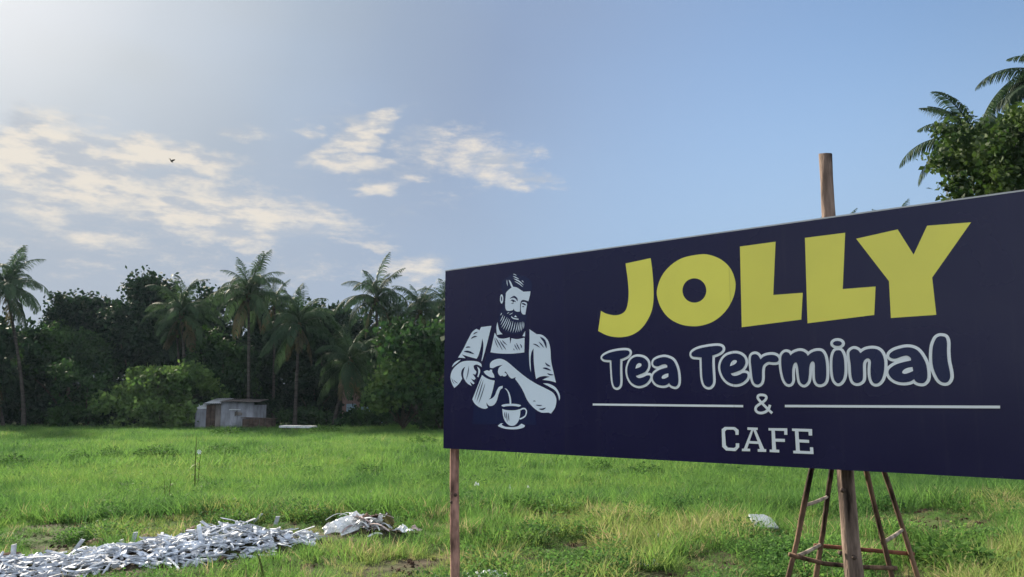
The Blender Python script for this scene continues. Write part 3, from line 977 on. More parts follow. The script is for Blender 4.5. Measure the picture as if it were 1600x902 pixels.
def build_ladder():
    root = empty('stepladder', (1.9, 4.6, 0))
    off = Vector((1.9, 4.6, 0))
    near, far = 4.42, 4.82
    legs = {'A': ((1268, 732), (1232, 902), near), 'B': ((1297, 745), (1275, 902), far), 'C': ((1354, 738), (1394, 902), near), 'D': ((1382, 740), (1434, 902), far)}
    L = {}
    for k, (p, q, d) in legs.items():
        a, b = at(p[0], p[1], d), at(q[0], q[1], d)
        dr = (a - b) / (a.z - b.z)
        lo = b + dr * (tz(b.x, b.y) - 0.02 - b.z)
        hi = b + dr * (1.93 - b.z)
        if k in 'AB':
            hi = hi
        L[k] = (lo, hi, dr)
        mb = MB()
        rg = random.Random(ord(k))
        pts = [lo.lerp(hi, i / 9) - off + Vector((rg.uniform(-.004, .004), rg.uniform(-.004, .004), 0)) for i in range(10)]
        mb.tube(pts, [rg.uniform(0.0135, 0.0165) for _ in pts], 8, 0.15, rg)
        build('leg', mb, M['ladder'], root, True)

    def pt(k, z):
        lo, hi, dr = L[k]
        return lo + dr * (z - lo.z) - off
    for (k1, k2, zs) in (('A', 'B', (0.24, 0.50, 0.745, 1.02, 1.30, 1.58)), ('C', 'D', (0.24, 0.53, 0.83, 1.22, 1.50, 1.72))):
        for z in zs:
            mb = MB()
            a, b = pt(k1, z), pt(k2, z + 0.0)
            mb.tube([a, (a + b) / 2 + Vector((0, 0, -0.004)), b], [0.0105, 0.011, 0.0095], 8)
            build('rung', mb, M['rung'], root, True)
    for (k1, k2, z1, z2, m, sag) in (('A', 'C', 0.765, 0.70, M['ladder'], -0.025), ('B', 'D', 0.735, 0.69, M['rust'], 0.0)):
        mb = MB()
        a, b = pt(k1, z1), pt(k2, z2)
        out = Vector((0, -0.018 if k1 == 'A' else 0.018, 0))
        e = (b - a).normalized() * 0.03
        mb.tube([a - e + out, a.lerp(b, .3) + out + Vector((0, 0, sag)), a.lerp(b, .65) + out + Vector((0, 0, sag * .8)), b + e + out], 0.012, 8)
        build('brace', mb, m, root, True)
    # cap board joining the four legs at the top
    cs = [pt(k, 1.93) for k in 'ABCD']
    mid = sum(cs, Vector()) / 4
    mb = MB()
    wx = max(q.x for q in cs) - min(q.x for q in cs) + 0.08
    wy = max(q.y for q in cs) - min(q.y for q in cs) + 0.08
    mb.box((mid.x, mid.y, mid.z + 0.012), (wx, wy, 0.024))
    build('top_step', mb, M['rung'], root)
    tag(root, 'brown wooden stepladder with thin round legs standing behind the signboard', 'ladder')


build_ladder()

# ------------------------------------------------------------------ hut, box, slab and house at the far side of the field
HUT_D = 63.0


def corrugated(w, h, pitch=0.16, amp=0.022, t=0.006):
    """a corrugated sheet in the xz plane, x 0..w, z 0..h, with a little thickness"""
    n = max(8, int(w / pitch * 4))
    xs = np.linspace(0, w, n + 1)
    yy = amp * np.sin(xs / pitch * 2 * math.pi)
    mb = MB()
    vs = []
    for y0 in (0, t):
        for z in (0, h):
            vs += [(x, y + y0, z) for x, y in zip(xs, yy)]
    m = n + 1
    fs = []
    for i in range(n):
        fs.append((i, i + 1, m + i + 1, m + i))
        fs.append((2 * m + i, 3 * m + i, 3 * m + i + 1, 2 * m + i + 1))
        fs.append((m + i, m + i + 1, 3 * m + i + 1, 3 * m + i))
    mb.add(vs, fs)
    return mb


def build_hut():
    a = at(322, 662, HUT_D)
    gz = FIELD_Z
    root = empty('tin_hut', (a.x, HUT_D, gz))
    ppm = HUT_D / 1242.0

    def X(px):
        return (px - 322) * ppm
    zt = lambda py: at(322, py, HUT_D).z - gz
    h = zt(628)
    # front wall: two sheets with a gap between, side shed, roof
    for (x0, x1, hh, mat, dy) in ((344, 369.5, h, M['tin'], 0), (369, 395, h - 0.05, M['tin_pale'] if False else M['tin'], 0.03)):
        o = build('wall_sheet', corrugated(X(x1) - X(x0), hh), mat, root, True)
        o.location = (X(x0), dy, 0)
    o = build('wall_sheet', corrugated(2.4, h - 0.25), M['tin'], root, True)
    o.location = (X(395), 0.04, 0)
    o.rotation_euler = (0, 0, R(84))
    o = build('wall_sheet', corrugated(2.3, h - 0.2), M['tin'], root, True)
    o.location = (X(320), 0.5, 0)
    o.rotation_euler = (0, 0, R(80))
    mb = MB()
    for x0, x1, z0, z1 in ((321, 328, 0, h - 0.25), (328.5, 335, 0, h - 0.22), (335.5, 343.5, 0, h - 0.2)):
        mb2 = MB()
        mb2.box(((X(x0) + X(x1)) / 2, 0.06, (z0 + z1) / 2), (X(x1) - X(x0), 0.03, z1 - z0))
        build('plank', mb2, M['tin_rust'] if x0 > 330 else M['dark_wood'], root)
    o = build('lean_to_sheet', corrugated(X(321) - X(303), h - 0.55), M['tin'], root, True)
    o.location = (X(303), 0.2, 0)
    o = build('lean_to_sheet', corrugated(X(321) - X(303), 0.6), M['tin_pale'], root, True)
    o.location = (X(303.5), 0.22, h - 0.56)
    o.rotation_euler = (R(-50), 0, 0)
    # roof sheets, lying nearly flat, their front edge overhanging
    for (x0, x1, zz, mat, rx) in ((318, 346, h - 0.12, M['tin_pale'], -82), (343, 375, h + 0.03, M['tin_rust'], -86), (373, 402, h - 0.0, M['tin_rust'], -86)):
        o = build('roof_sheet', corrugated(X(x1) - X(x0), 2.9), mat, root, True)
        o.location = (X(x0), -0.25, zz)
        o.rotation_euler = (R(rx), 0, 0)
    for (px, w_) in ((370, 0.3),):
        mb = MB()
        mb.box((X(px) - 0.2, -0.06, h - 0.62), (0.9, 0.03, 0.05))
        build('wall_batten', mb, M['tin_pale'], root)
    mb = MB()
    for k in range(5):
        mb.box((X(371) + 0.12 * k - 0.2, -0.05, h - 0.95 + 0.07 * (k % 2)), (0.10, 0.02, 0.35 - 0.04 * k))
    build('rust_patch', mb, M['tin_rust'], root)
    tag(root, 'small grey tin sheet hut at the far edge of the field', 'hut')
    # dark low box beside the hut
    r2 = empty('animal_pen', (at(378, 662, HUT_D - 1.2).x, HUT_D - 1.2, gz))
    k = (HUT_D - 1.2) / 1242
    for i in range(5):
        mb = MB()
        mb.box((0.26 + i * 0.44 * 1.0, 0, 0.47), (0.42, 0.04, 0.94))
        build('plank', mb, M['dark_wood'], r2)
    mb = MB()
    mb.box((1.15, 0.55, 0.98), (2.5, 1.3, 0.05), Euler((0, R(2), 0)))
    build('lid', mb, M['dark_wood'], r2)
    for x in (0.03, 2.26):
        mb = MB()
        mb.box((x, 0.58, 0.46), (0.04, 1.08, 0.92))
        build('side_panel', mb, M['dark_wood'], r2)
    tag(r2, 'low dark wooden pen standing in front of the tin hut', 'pen')
    # pale slab lying in the grass right of the hut
    s0 = at(436, 665, 58.0)
    r3 = empty('concrete_slab', (s0.x, 58, FIELD_Z))
    mb = MB()
    w = (488 - 436) * 58 / 1242
    mb.box((w / 2, 0.7, 0.46), (w, 1.4, 0.14), Euler((0, R(1.0), 0)))
    build('slab_top', mb, M['tin_pale'], r3)
    for fx in (0.15, 0.5, 0.85):
        mb = MB()
        mb.box((w * fx, 0.7, 0.18), (0.3, 1.2, 0.40))
        build('support_block', mb, M['rock'], r3)
    tag(r3, 'long pale slab lying low in the grass right of the tin hut', 'slab')


build_hut()


def build_house():
    d = 76.0
    a = at(540, 660, d)
    root = empty('house', (a.x, d, FIELD_Z))
    k = d / 1242
    X = lambda px: (px - 540) * k
    Zp = lambda py: at(540, py, d).z - FIELD_Z
    h = Zp(606)
    mb = MB()
    mb.box(((X(562) + X(600)) / 2, 2.0, h / 2), (X(600) - X(562), 4.0, h))
    build('wall', mb, M['wall_blue'], root)
    mb = MB()
    mb.box(((X(532) + X(561.5)) / 2, 2.6, h / 2 - 0.1), (X(561.5) - X(532), 4.0, h - 0.2))
    build('wall', mb, M['wall_pink'], root)
    mb = MB()
    x0, x1 = X(528), X(604)
    mb.add([(x0, -0.5, h), (x1, -0.5, h), (x1, 2.2, h + 1.3), (x0, 2.2, h + 1.3), (x0, 4.9, h), (x1, 4.9, h)], [(0, 1, 2, 3), (3, 2, 5, 4), (0, 3, 4), (1, 5, 2), (0, 4, 5, 1)])
    build('roof', mb, M['tile_roof'], root)
    for px in (569, 590):
        mb = MB()
        mb.box((X(px), -0.03, h - 1.35), (0.9, 0.06, 0.9))
        w = build('window', mb, M['dark_wood'], root)
        mb = MB()
        mb.box((X(px), -0.065, h - 1.35), (0.74, 0.02, 0.74))
        build('pane', mb, M['glass'], w)
    mb = MB()
    mb.box((X(546), 0.57, 1.0), (0.9, 0.06, 2.0))
    dr = build('door', mb, M['wall_blue'], root)
    tag(root, 'small pale blue house half hidden behind the palms', 'house')


build_house()

# ------------------------------------------------------------------ palms


def frond_mesh(name, e0, droop, length, seed, mat, leaflets=34, hang=0.5, lw=0.052, ll=1.0, notch=0.0):
    """a coconut frond growing along +x: arched rib, two rows of leaflets"""
    rg = random.Random(seed)
    n = 22
    pts = [Vector((0, 0, 0))]
    ang = e0
    for i in range(n):
        t = i / n
        ang = e0 - droop * (t ** 1.35)
        pts.append(pts[-1] + Vector((math.cos(ang), 0.0, math.sin(ang))) * (length / n))
    mb = MB()
    mb.tube(pts, [0.05 * (1 - 0.85 * i / n) for i in range(n + 1)], 5)
    vs, fs = [], []
    for side in (-1, 1):
        for j in range(leaflets):
            t = 0.14 + 0.85 * j / (leaflets - 1) + rg.uniform(-.006, .006)
            t = min(t, 0.995)
            if rg.random() < notch:
                continue
            i = min(int(t * n), n - 1)
            f = t * n - i
            p = pts[i].lerp(pts[i + 1], f)
            tg = (pts[i + 1] - pts[i]).normalized()
            nrm = Vector((-tg.z, 0, tg.x))
            sd_ = Vector((0, side, 0))
            L_ = ll * (math.sin(math.pi * min(1, 0.18 + 0.80 * t)) ** 0.7) * rg.uniform(0.85, 1.1)
            d1 = (sd_ * 0.85 + tg * (0.45 + 0.5 * t) + nrm * (0.15 - hang * 0.4)).normalized()
            d2 = (d1 * 0.8 + Vector((0, 0, -1)) * (hang * rg.uniform(0.7, 1.3)) + tg * 0.1).normalized()
            d3 = (d2 * 0.7 + Vector((0, 0, -1)) * (hang * 0.8)).normalized()
            wdir = d1.cross(nrm).normalized()
            q1 = p + d1 * L_ * 0.4
            q2 = q1 + d2 * L_ * 0.35
            q3 = q2 + d3 * L_ * 0.25
            w = lw * rg.uniform(0.85, 1.15)
            vs_ = [p - wdir * w * .3, p + wdir * w * .3, q1 - wdir * w * .5, q1 + wdir * w * .5, q2 - wdir * w * .4, q2 + wdir * w * .4, q3]
            mb.add(vs_, [(0, 1, 3, 2), (2, 3, 5, 4), (4, 5, 6)])
    return mb.mesh(name, mat, False)


FR = []   # (mesh, upright order)
for i, (e0, dr) in enumerate([(80, 48), (70, 88), (56, 104), (42, 108), (28, 104), (12, 94), (-5, 80), (-25, 58), (-45, 40)]):
    FR.append(frond_mesh('frond', R(e0), R(dr), 3.9 - 0.25 * (i == 0), 100 + i, M['palm'], hang=0.7 + 0.11 * i, notch=0.08, lw=0.062))
FR_NEAR = [frond_mesh('frond', R(e0), R(dr), 3.9, 200 + i, M['palm'], hang=0.8 + 0.12 * i, lw=0.07, leaflets=52, ll=0.95, notch=0.04) for i, (e0, dr) in enumerate([(78, 55), (66, 90), (52, 100), (38, 105), (24, 100), (8, 92), (-8, 80), (-28, 58), (-45, 40)])]
FR_DRY = frond_mesh('frond', R(-50), R(38), 3.2, 140, M['palm_dry'], hang=0.9, notch=0.25)


def palm(name, px, py, depth, scale, base_px=None, label='', group=None, seed=0, n=24, r0=0.145, dry=3, gz=None, drops=0.0):
    """crown centre seen at pixel px,py at a given distance; trunk goes down to base_px on the ground"""
    rg = random.Random(seed)
    top = at(px, py, depth)
    scale *= 1.22 if depth > 50 else 1.0
    gz = FIELD_Z if gz is None else gz
    bx = at(base_px if base_px is not None else px, 665, depth).x
    root = empty(name, (bx, depth, gz))
    lt = top - Vector((bx, depth, gz))
    n_t = 16
    pts, rad = [], []
    for i in range(n_t):
        t = i / (n_t - 1)
        pts.append(Vector((lt.x * (t ** 1.4), 0.12 * math.sin(t * 3 + seed), lt.z * t)))
        rad.append((r0 * (1.0 - 0.38 * t) + 0.10 * math.exp(-t * 14)) * (1 + 0.05 * (i % 2)) * scale ** 0.5)
    mb = MB()
    mb.tube(pts, rad, 9, 0.06, rg)
    build('trunk', mb, M['palm_bark'], root, True)
    tp = pts[-1]
    mb = MB()
    mb.tube([tp + Vector((0, 0, -0.35)), tp + Vector((0, 0, 0.05)), tp + Vector((0, 0, 0.45))], [0.14 * scale, 0.26 * scale, 0.06], 8, 0.2, rg)
    build('crown_shaft', mb, M['palm_dry'], root, True)
    for k in range(rg.randint(4, 7)):
        an = rg.uniform(0, 6.28)
        mb = MB()
        cpos = tp + Vector((math.cos(an) * .32, math.sin(an) * .32, -0.28 - rg.uniform(0, .25))) * scale
        cpos = tp + Vector((math.cos(an) * .32 * scale, math.sin(an) * .32 * scale, (-0.28 - rg.uniform(0, .25)) * scale))
        mb.tube([cpos + Vector((0, 0, z)) for z in (-.15, -.09, 0, .09, .14)], [.02, .09, .125, .09, .02], 8)
        build('coconut', mb, M['palm_dry'] if k % 2 else M['leaf_light'], root, True)
    n = int(n * 1.25)
    for k in range(n):
        t = k / (n - 1)
        v = min(len(FR) - 1, int((t ** 0.9) * len(FR) * (0.86 + drops)))
        me = FR[v] if depth > 50 else FR_NEAR[v]
        if k >= n - dry:
            me = FR_DRY
        f = obj('frond', me, root)
        f.location = tp + Vector((0, 0, 0.15 * (1 - t)))
        s = scale * rg.uniform(0.72, 1.14)
        f.scale = (s, s, s)
        f.rotation_euler = (rg.uniform(-.3, .3), rg.uniform(-.2, .2), k * 2.39996 + seed + rg.uniform(-.55, .55))
    tag(root, label, 'palm tree', group or 'coconut palms along the far side of the field')
    return root


palm('coconut_palm', 10, 452, 66, 0.92, 36, 'tall leaning coconut palm at the far left edge of the tree line', seed=1, n=26)
palm('coconut_palm', -14, 590, 67, 0.78, 4, 'short palm partly cut by the left edge below the tall leaning palm', seed=2, n=18)
palm('coconut_palm', 284, 492, 68, 0.90, 291, 'spreading palm with upright fronds above the big rounded bush', seed=3, n=24)
palm('coconut_palm', 276, 520, 69, 0.62, 281, 'second slim trunk palm close behind the spreading palm above the big bush', seed=13, n=14)
palm('coconut_palm', 388, 462, 67, 0.95, 388, 'tall straight palm rising above the right end of the tin hut', seed=4, n=26)
palm('coconut_palm', 430, 476, 72, 0.72, 425, 'bushy palm crown just right of the tall straight palm', seed=14, n=20)
palm('coconut_palm', 466, 508, 66, 0.92, 461, 'drooping palm with a bare slender trunk right of the tin hut', seed=5, n=24, drops=0.06)
palm('coconut_palm', 547, 566, 66, 0.86, 521, 'low palm with hanging fronds in front of the small blue house', seed=6, n=24, drops=0.1)
palm('coconut_palm', 588, 470, 68, 0.86, 592, 'tall windswept palm in the gap left of the signboard', seed=7, n=26)
palm('coconut_palm', 606, 500, 71, 0.70, 603, 'shorter palm tucked behind the tall windswept palm', seed=17, n=18)
palm('coconut_palm', 657, 488, 69, 0.76, 650, 'palm nearest the left edge of the signboard above the leafy tree', seed=8, n=24)
palm('coconut_palm', 697, 478, 74, 0.70, 700, 'palm mostly hidden behind the left edge of the signboard', seed=18, n=20)
palm('coconut_palm', 1400, 370, 60, 0.70, 1405, 'palm whose tip shows above the board left of the big leafy tree', seed=9, n=20)
palm('coconut_palm', 1309, 388, 62, 0.70, 1318, 'palm whose tip shows beside the thick pole above the board', seed=10, n=20)
palm('coconut_palm', 1528, 226, 30, 0.76, 1542, 'near palm with long arching fronds left of the big leafy tree', seed=22, n=22)
palm('coconut_palm', 1650, 132, 33, 0.9, 1660, 'tall palm at the right edge above the big leafy tree', seed=27, n=24)

# ------------------------------------------------------------------ broadleaf trees and bushes


def crown_arrays(seed, rx, ry, rz, lobes, clumps, per, leaf, spread, flat=0.25):
    """leaves gathered in clumps on the skins of several lobes; returns verts and quads"""
    g = np.random.default_rng(seed)
    C = []
    lob = []
    for i in range(lobes):
        th = 2 * math.pi * (i / lobes) + g.uniform(-.5, .5)
        rr = g.uniform(0.25, 0.62)
        lob.append((rr * math.cos(th) * rx, rr * math.sin(th) * ry, g.uniform(-0.45, 0.62) * rz, g.uniform(0.34, 0.56)))
    lob.append((0, 0, 0.15 * rz, 0.62))
    for k in range(clumps):
        l = lob[g.integers(len(lob))]
        d = g.normal(size=3)
        d /= np.linalg.norm(d)
        if d[2] < -0.45:
            d[2] *= -0.6
        q = g.uniform(0.72, 1.14) if g.random() < 0.8 else g.uniform(0.2, 0.7)
        C.append((l[0] + d[0] * l[3] * rx * q, l[1] + d[1] * l[3] * ry * q, l[2] + d[2] * l[3] * rz * q))
    C = np.array(C)
    n = len(C) * per
    P = np.repeat(C, per, 0) + g.normal(size=(n, 3)) * spread * np.array([1, 1, 0.62])
    d = g.normal(size=(n, 3))
    d[:, 2] -= 0.35
    d /= np.linalg.norm(d, axis=1)[:, None]
    u = np.cross(d, g.normal(size=(n, 3)))
    u /= np.linalg.norm(u, axis=1)[:, None]
    nr = np.cross(d, u)
    L_ = leaf * g.uniform(0.6, 1.3, size=(n, 1))
    W = L_ * g.uniform(0.26, 0.40, size=(n, 1))
    v0 = P
    v1 = P + d * L_ * 0.5 + u * W + nr * W * 0.35
    v2 = P + d * L_
    v3 = P + d * L_ * 0.5 - u * W + nr * W * 0.35
    V = np.stack([v0, v1, v2, v3], 1).reshape(-1, 3)
    Fq = np.arange(n * 4).reshape(-1, 4)
    return V, Fq


def limbs(mb, h0, h1, r0, spreadx, rg, n=5, top=None):
    mb.tube([(0, 0, -0.2), (rg.uniform(-.08, .08), 0.02, h0 * 0.5), (rg.uniform(-.12, .12), 0.05, h0), (rg.uniform(-.3, .3), 0.1, (h0 + h1) / 2), (rg.uniform(-.3, .3), 0, h1)], [r0 * 1.25, r0, r0 * 0.85, r0 * 0.55, r0 * 0.2], 8, 0.1, rg)
    for k in range(n):
        an = k * 2.4 + rg.uniform(-.4, .4)
        z0 = h0 * rg.uniform(0.7, 1.05)
        rr = spreadx * rg.uniform(0.5, 0.8)
        z1 = z0 + (h1 - h0) * rg.uniform(0.4, 0.85)
        mb.tube([(0, 0.03, z0), (rr * .5 * math.cos(an), rr * .5 * math.sin(an), z0 + (z1 - z0) * .6), (rr * math.cos(an), rr * math.sin(an), z1)], [r0 * .5, r0 * .35, r0 * .12], 6, 0.1, rg)


CROWNS = {}


def tree(name, px, top_py, half_px, depth, mat, label, cat='tree', group=None, seed=0, base=0.25, ry=None, leaf=0.34, clumps=150, per=34, gz=None, lobes=7, spread=0.30, variant=None):
    """crown top at pixel (px, top_py), half width half_px pixels, at a given distance"""
    rg = random.Random(seed)
    gz = FIELD_Z if gz is None else gz
    tp = at(px, top_py, depth)
    k = depth / 1242.0
    rx = half_px * k * (1.22 if depth > 50 else 1.0)
    H = tp.z - gz
    zb_ = H * base
    rz = (H - zb_) / 2
    zc_ = zb_ + rz
    if base < 0.05:          # bushes close down to the ground
        rz, zc_ = H * 0.64, H * 0.36
    root = empty(name, (tp.x, depth, gz), 0)
    mb = MB()
    limbs(mb, max(zb_ * 1.05, 0.3), zc_ + rz * 0.6, 0.05 + 0.018 * H, rx, rg)
    build('trunk', mb, M['bark'], root, True)
    V, Fq = crown_arrays(seed + 500, rx, ry or rx, rz, lobes, clumps, per, leaf, spread)
    me = mesh_np('crown', V, Fq, mat)
    o = obj('crown', me, root)
    o.location = (0, 0, zc_)
    o['kind'] = 'stuff'
    tag(root, label, cat, group)
    return root


GT = 'trees along the far side of the field'
GB = 'bushes along the far side of the field'
D_, M_, L_ = M['leaf_dark'], M['leaf_mid'], M['leaf_light']
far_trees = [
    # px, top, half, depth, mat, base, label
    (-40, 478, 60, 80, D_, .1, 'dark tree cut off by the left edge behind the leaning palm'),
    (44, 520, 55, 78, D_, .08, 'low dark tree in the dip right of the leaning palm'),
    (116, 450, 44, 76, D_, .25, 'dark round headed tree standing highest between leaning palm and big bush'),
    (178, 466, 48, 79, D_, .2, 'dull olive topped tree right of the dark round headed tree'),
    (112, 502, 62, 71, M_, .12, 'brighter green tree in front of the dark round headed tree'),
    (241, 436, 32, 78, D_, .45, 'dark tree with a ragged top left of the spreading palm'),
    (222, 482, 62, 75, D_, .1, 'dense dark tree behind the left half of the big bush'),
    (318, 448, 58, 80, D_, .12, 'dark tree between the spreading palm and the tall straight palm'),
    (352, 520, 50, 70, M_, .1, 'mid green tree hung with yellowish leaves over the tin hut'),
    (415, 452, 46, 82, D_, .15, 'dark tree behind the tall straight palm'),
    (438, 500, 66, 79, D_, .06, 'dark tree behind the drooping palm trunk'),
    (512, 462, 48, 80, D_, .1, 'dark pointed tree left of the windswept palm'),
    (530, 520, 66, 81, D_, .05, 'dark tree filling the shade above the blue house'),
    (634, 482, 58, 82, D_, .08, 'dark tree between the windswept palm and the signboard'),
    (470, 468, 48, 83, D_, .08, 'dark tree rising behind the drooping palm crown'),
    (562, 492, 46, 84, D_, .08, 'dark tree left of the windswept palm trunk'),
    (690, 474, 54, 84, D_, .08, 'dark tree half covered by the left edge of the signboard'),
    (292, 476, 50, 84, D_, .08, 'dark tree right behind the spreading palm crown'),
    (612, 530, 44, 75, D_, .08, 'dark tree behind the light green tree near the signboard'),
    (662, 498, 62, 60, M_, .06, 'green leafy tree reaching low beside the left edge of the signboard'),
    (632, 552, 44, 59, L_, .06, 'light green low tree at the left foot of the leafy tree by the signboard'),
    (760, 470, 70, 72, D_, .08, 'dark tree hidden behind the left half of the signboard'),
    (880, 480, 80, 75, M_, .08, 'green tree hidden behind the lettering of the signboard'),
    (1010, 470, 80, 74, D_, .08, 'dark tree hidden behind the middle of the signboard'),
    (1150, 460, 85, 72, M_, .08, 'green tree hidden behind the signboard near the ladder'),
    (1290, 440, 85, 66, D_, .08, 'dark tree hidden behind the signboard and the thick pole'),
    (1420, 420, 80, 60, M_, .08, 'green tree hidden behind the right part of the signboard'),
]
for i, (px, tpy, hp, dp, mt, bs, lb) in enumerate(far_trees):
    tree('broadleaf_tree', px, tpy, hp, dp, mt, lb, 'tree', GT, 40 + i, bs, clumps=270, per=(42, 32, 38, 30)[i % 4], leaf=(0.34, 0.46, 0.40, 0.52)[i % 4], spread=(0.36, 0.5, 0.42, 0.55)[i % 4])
bushes = [
    (250, 562, 84, 64.5, L_, 'big rounded light green bush left of the tin hut', 260, 36),
    (140, 570, 46, 66, M_, 'tall dark green bush left of the big rounded bush', 160, 34),
    (60, 600, 60, 70, D_, 'dark bush behind the leaning palm trunk', 130, 30),
    (-30, 610, 60, 68, D_, 'dark bush at the left edge of the field', 110, 30),
    (190, 600, 40, 68, D_, 'dark bush between the tall bush and the big rounded bush', 110, 30),
    (345, 575, 44, 69, M_, 'green bush rising behind the roof of the tin hut', 150, 34),
    (425, 560, 60, 76, D_, 'dark bush in the shade right of the tin hut', 130, 30),
    (490, 575, 54, 77, D_, 'dark bush behind the bare palm trunk', 130, 30),
    (618, 610, 26, 74, D_, 'dark bush right of the blue house', 90, 30),
    (480, 640, 34, 68, M_, 'low green bush at the foot of the drooping palm', 70, 26),
    (560, 640, 46, 67, M_, 'low green bush below the blue house', 80, 26),
    (690, 612, 40, 58, M_, 'low spreading bush at the left edge of the signboard', 110, 30),
    (520, 612, 34, 79, D_, 'dark bush behind the low palm', 90, 30),
    (118, 572, 40, 74, D_, 'dark bush deep between the leaning palm and the tall dark green bush', 120, 32),
    (395, 610, 30, 72, D_, 'dark bush just behind the tin hut roof', 90, 30),
]
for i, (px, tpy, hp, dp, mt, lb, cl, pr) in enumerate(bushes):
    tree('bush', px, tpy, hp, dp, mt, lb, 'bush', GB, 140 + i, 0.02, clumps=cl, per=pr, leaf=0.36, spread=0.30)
for i in range(15):
    px = -70 + i * 62
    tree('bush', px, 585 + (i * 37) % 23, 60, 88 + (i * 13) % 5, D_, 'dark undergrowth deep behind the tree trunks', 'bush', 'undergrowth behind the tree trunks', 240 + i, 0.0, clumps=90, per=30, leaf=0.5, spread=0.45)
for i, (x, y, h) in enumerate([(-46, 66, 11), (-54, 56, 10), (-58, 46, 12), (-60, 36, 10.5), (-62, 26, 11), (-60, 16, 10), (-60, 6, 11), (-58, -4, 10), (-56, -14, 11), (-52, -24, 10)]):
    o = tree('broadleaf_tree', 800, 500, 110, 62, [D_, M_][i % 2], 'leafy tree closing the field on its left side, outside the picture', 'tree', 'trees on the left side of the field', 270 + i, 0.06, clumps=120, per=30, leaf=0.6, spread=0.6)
    o.location = (x, y, FIELD_Z)
    o.scale = (0.85, 0.85, h / 10.0)
# the big tree at the right, nearer
tree('leafy_tree', 1580, 122, 128, 26, M['leaf_near'], 'big leafy tree rising above the right end of the signboard', 'tree', None, 300, 0.30, leaf=0.22, clumps=420, per=46, lobes=11, spread=0.22)


# ------------------------------------------------------------------ grass (nobody could count it)
def tuft(name, blades, h, spread, lean, width, seed, mat, seg=3):
    g = random.Random(seed)
    mb = MB()
    for b in range(blades):
        an = g.uniform(0, 6.283)
        r = spread * math.sqrt(g.random())
        p = Vector((math.cos(an) * r, math.sin(an) * r, -0.02))
        an2 = an + g.uniform(-1.2, 1.2)
        dr = Vector((math.cos(an2), math.sin(an2), 0))
        sd_ = Vector((-dr.y, dr.x, 0))
        fa = g.uniform(0, 3.14)
        sd_ = (sd_ * math.cos(fa) + dr * math.sin(fa)).normalized()
        hh = h * g.uniform(0.55, 1.1)
        ln = lean * g.uniform(0.3, 1.3)
        w = width * g.uniform(0.7, 1.2)
        vs, fs = [], []
        for i in range(seg):
            t = i / seg
            q = p + Vector((0, 0, hh * (t - 0.18 * ln * t * t))) + dr * (hh * ln * t * t)
            ww = w * (1 - 0.55 * t)
            vs += [q - sd_ * ww / 2, q + sd_ * ww / 2]
        vs.append(p + Vector((0, 0, hh * (1 - 0.18 * ln))) + dr * (hh * ln))
        for i in range(seg - 1):
            fs.append((2 * i, 2 * i + 1, 2 * i + 3, 2 * i + 2))
        fs.append((2 * seg - 2, 2 * seg - 1, 2 * seg))
        mb.add(vs, fs)
    return bpy.data.objects.new(name, mb.mesh(name, mat))


def weed_proto(name, n, r, h, seed, mat, leaf=0.06):
    g = random.Random(seed)
    mb = MB()
    for k in range(n):
        an = g.uniform(0, 6.283)
        rr = r * math.sqrt(g.random())
        p = Vector((math.cos(an) * rr, math.sin(an) * rr, h * g.uniform(0.1, 1.0) * (1 - 0.5 * rr / r)))
        d = Vector((math.cos(an + g.uniform(-1, 1)), math.sin(an + g.uniform(-1, 1)), g.uniform(-.3, .7))).normalized()
        u = d.cross(Vector((g.uniform(-1, 1), g.uniform(-1, 1), 1.2))).normalized()
        l = leaf * g.uniform(0.6, 1.4)
        mb.add([p, p + d * l * .5 + u * l * .3, p + d * l, p + d * l * .5 - u * l * .3], [(0, 1, 2, 3)])
    return bpy.data.objects.new(name, mb.mesh(name, mat))


PROTO = [
    tuft('tuft', 18, 0.40, 0.16, 0.65, 0.014, 1, M['grass']), tuft('tuft', 18, 0.34, 0.18, 1.0, 0.015, 2, M['grass']), tuft('tuft', 18, 0.43, 0.20, 0.85, 0.014, 3, M['grass']),
    tuft('tuft', 20, 0.19, 0.13, 1.0, 0.009, 4, M['grass']), tuft('tuft', 22, 0.15, 0.14, 1.3, 0.010, 5, M['grass']), tuft('tuft', 18, 0.24, 0.10, 0.8, 0.008, 6, M['grass']),
    weed_proto('weed', 70, 0.15, 0.13, 7, M['grass'], 0.028), weed_proto('weed', 90, 0.17, 0.2, 8, M['grass'], 0.032),
    tuft('tuft', 22, 0.50, 0.42, 0.65, 0.030, 9, M['grass'], 2), tuft('tuft', 22, 0.46, 0.45, 0.95, 0.032, 10, M['grass'], 2),
]


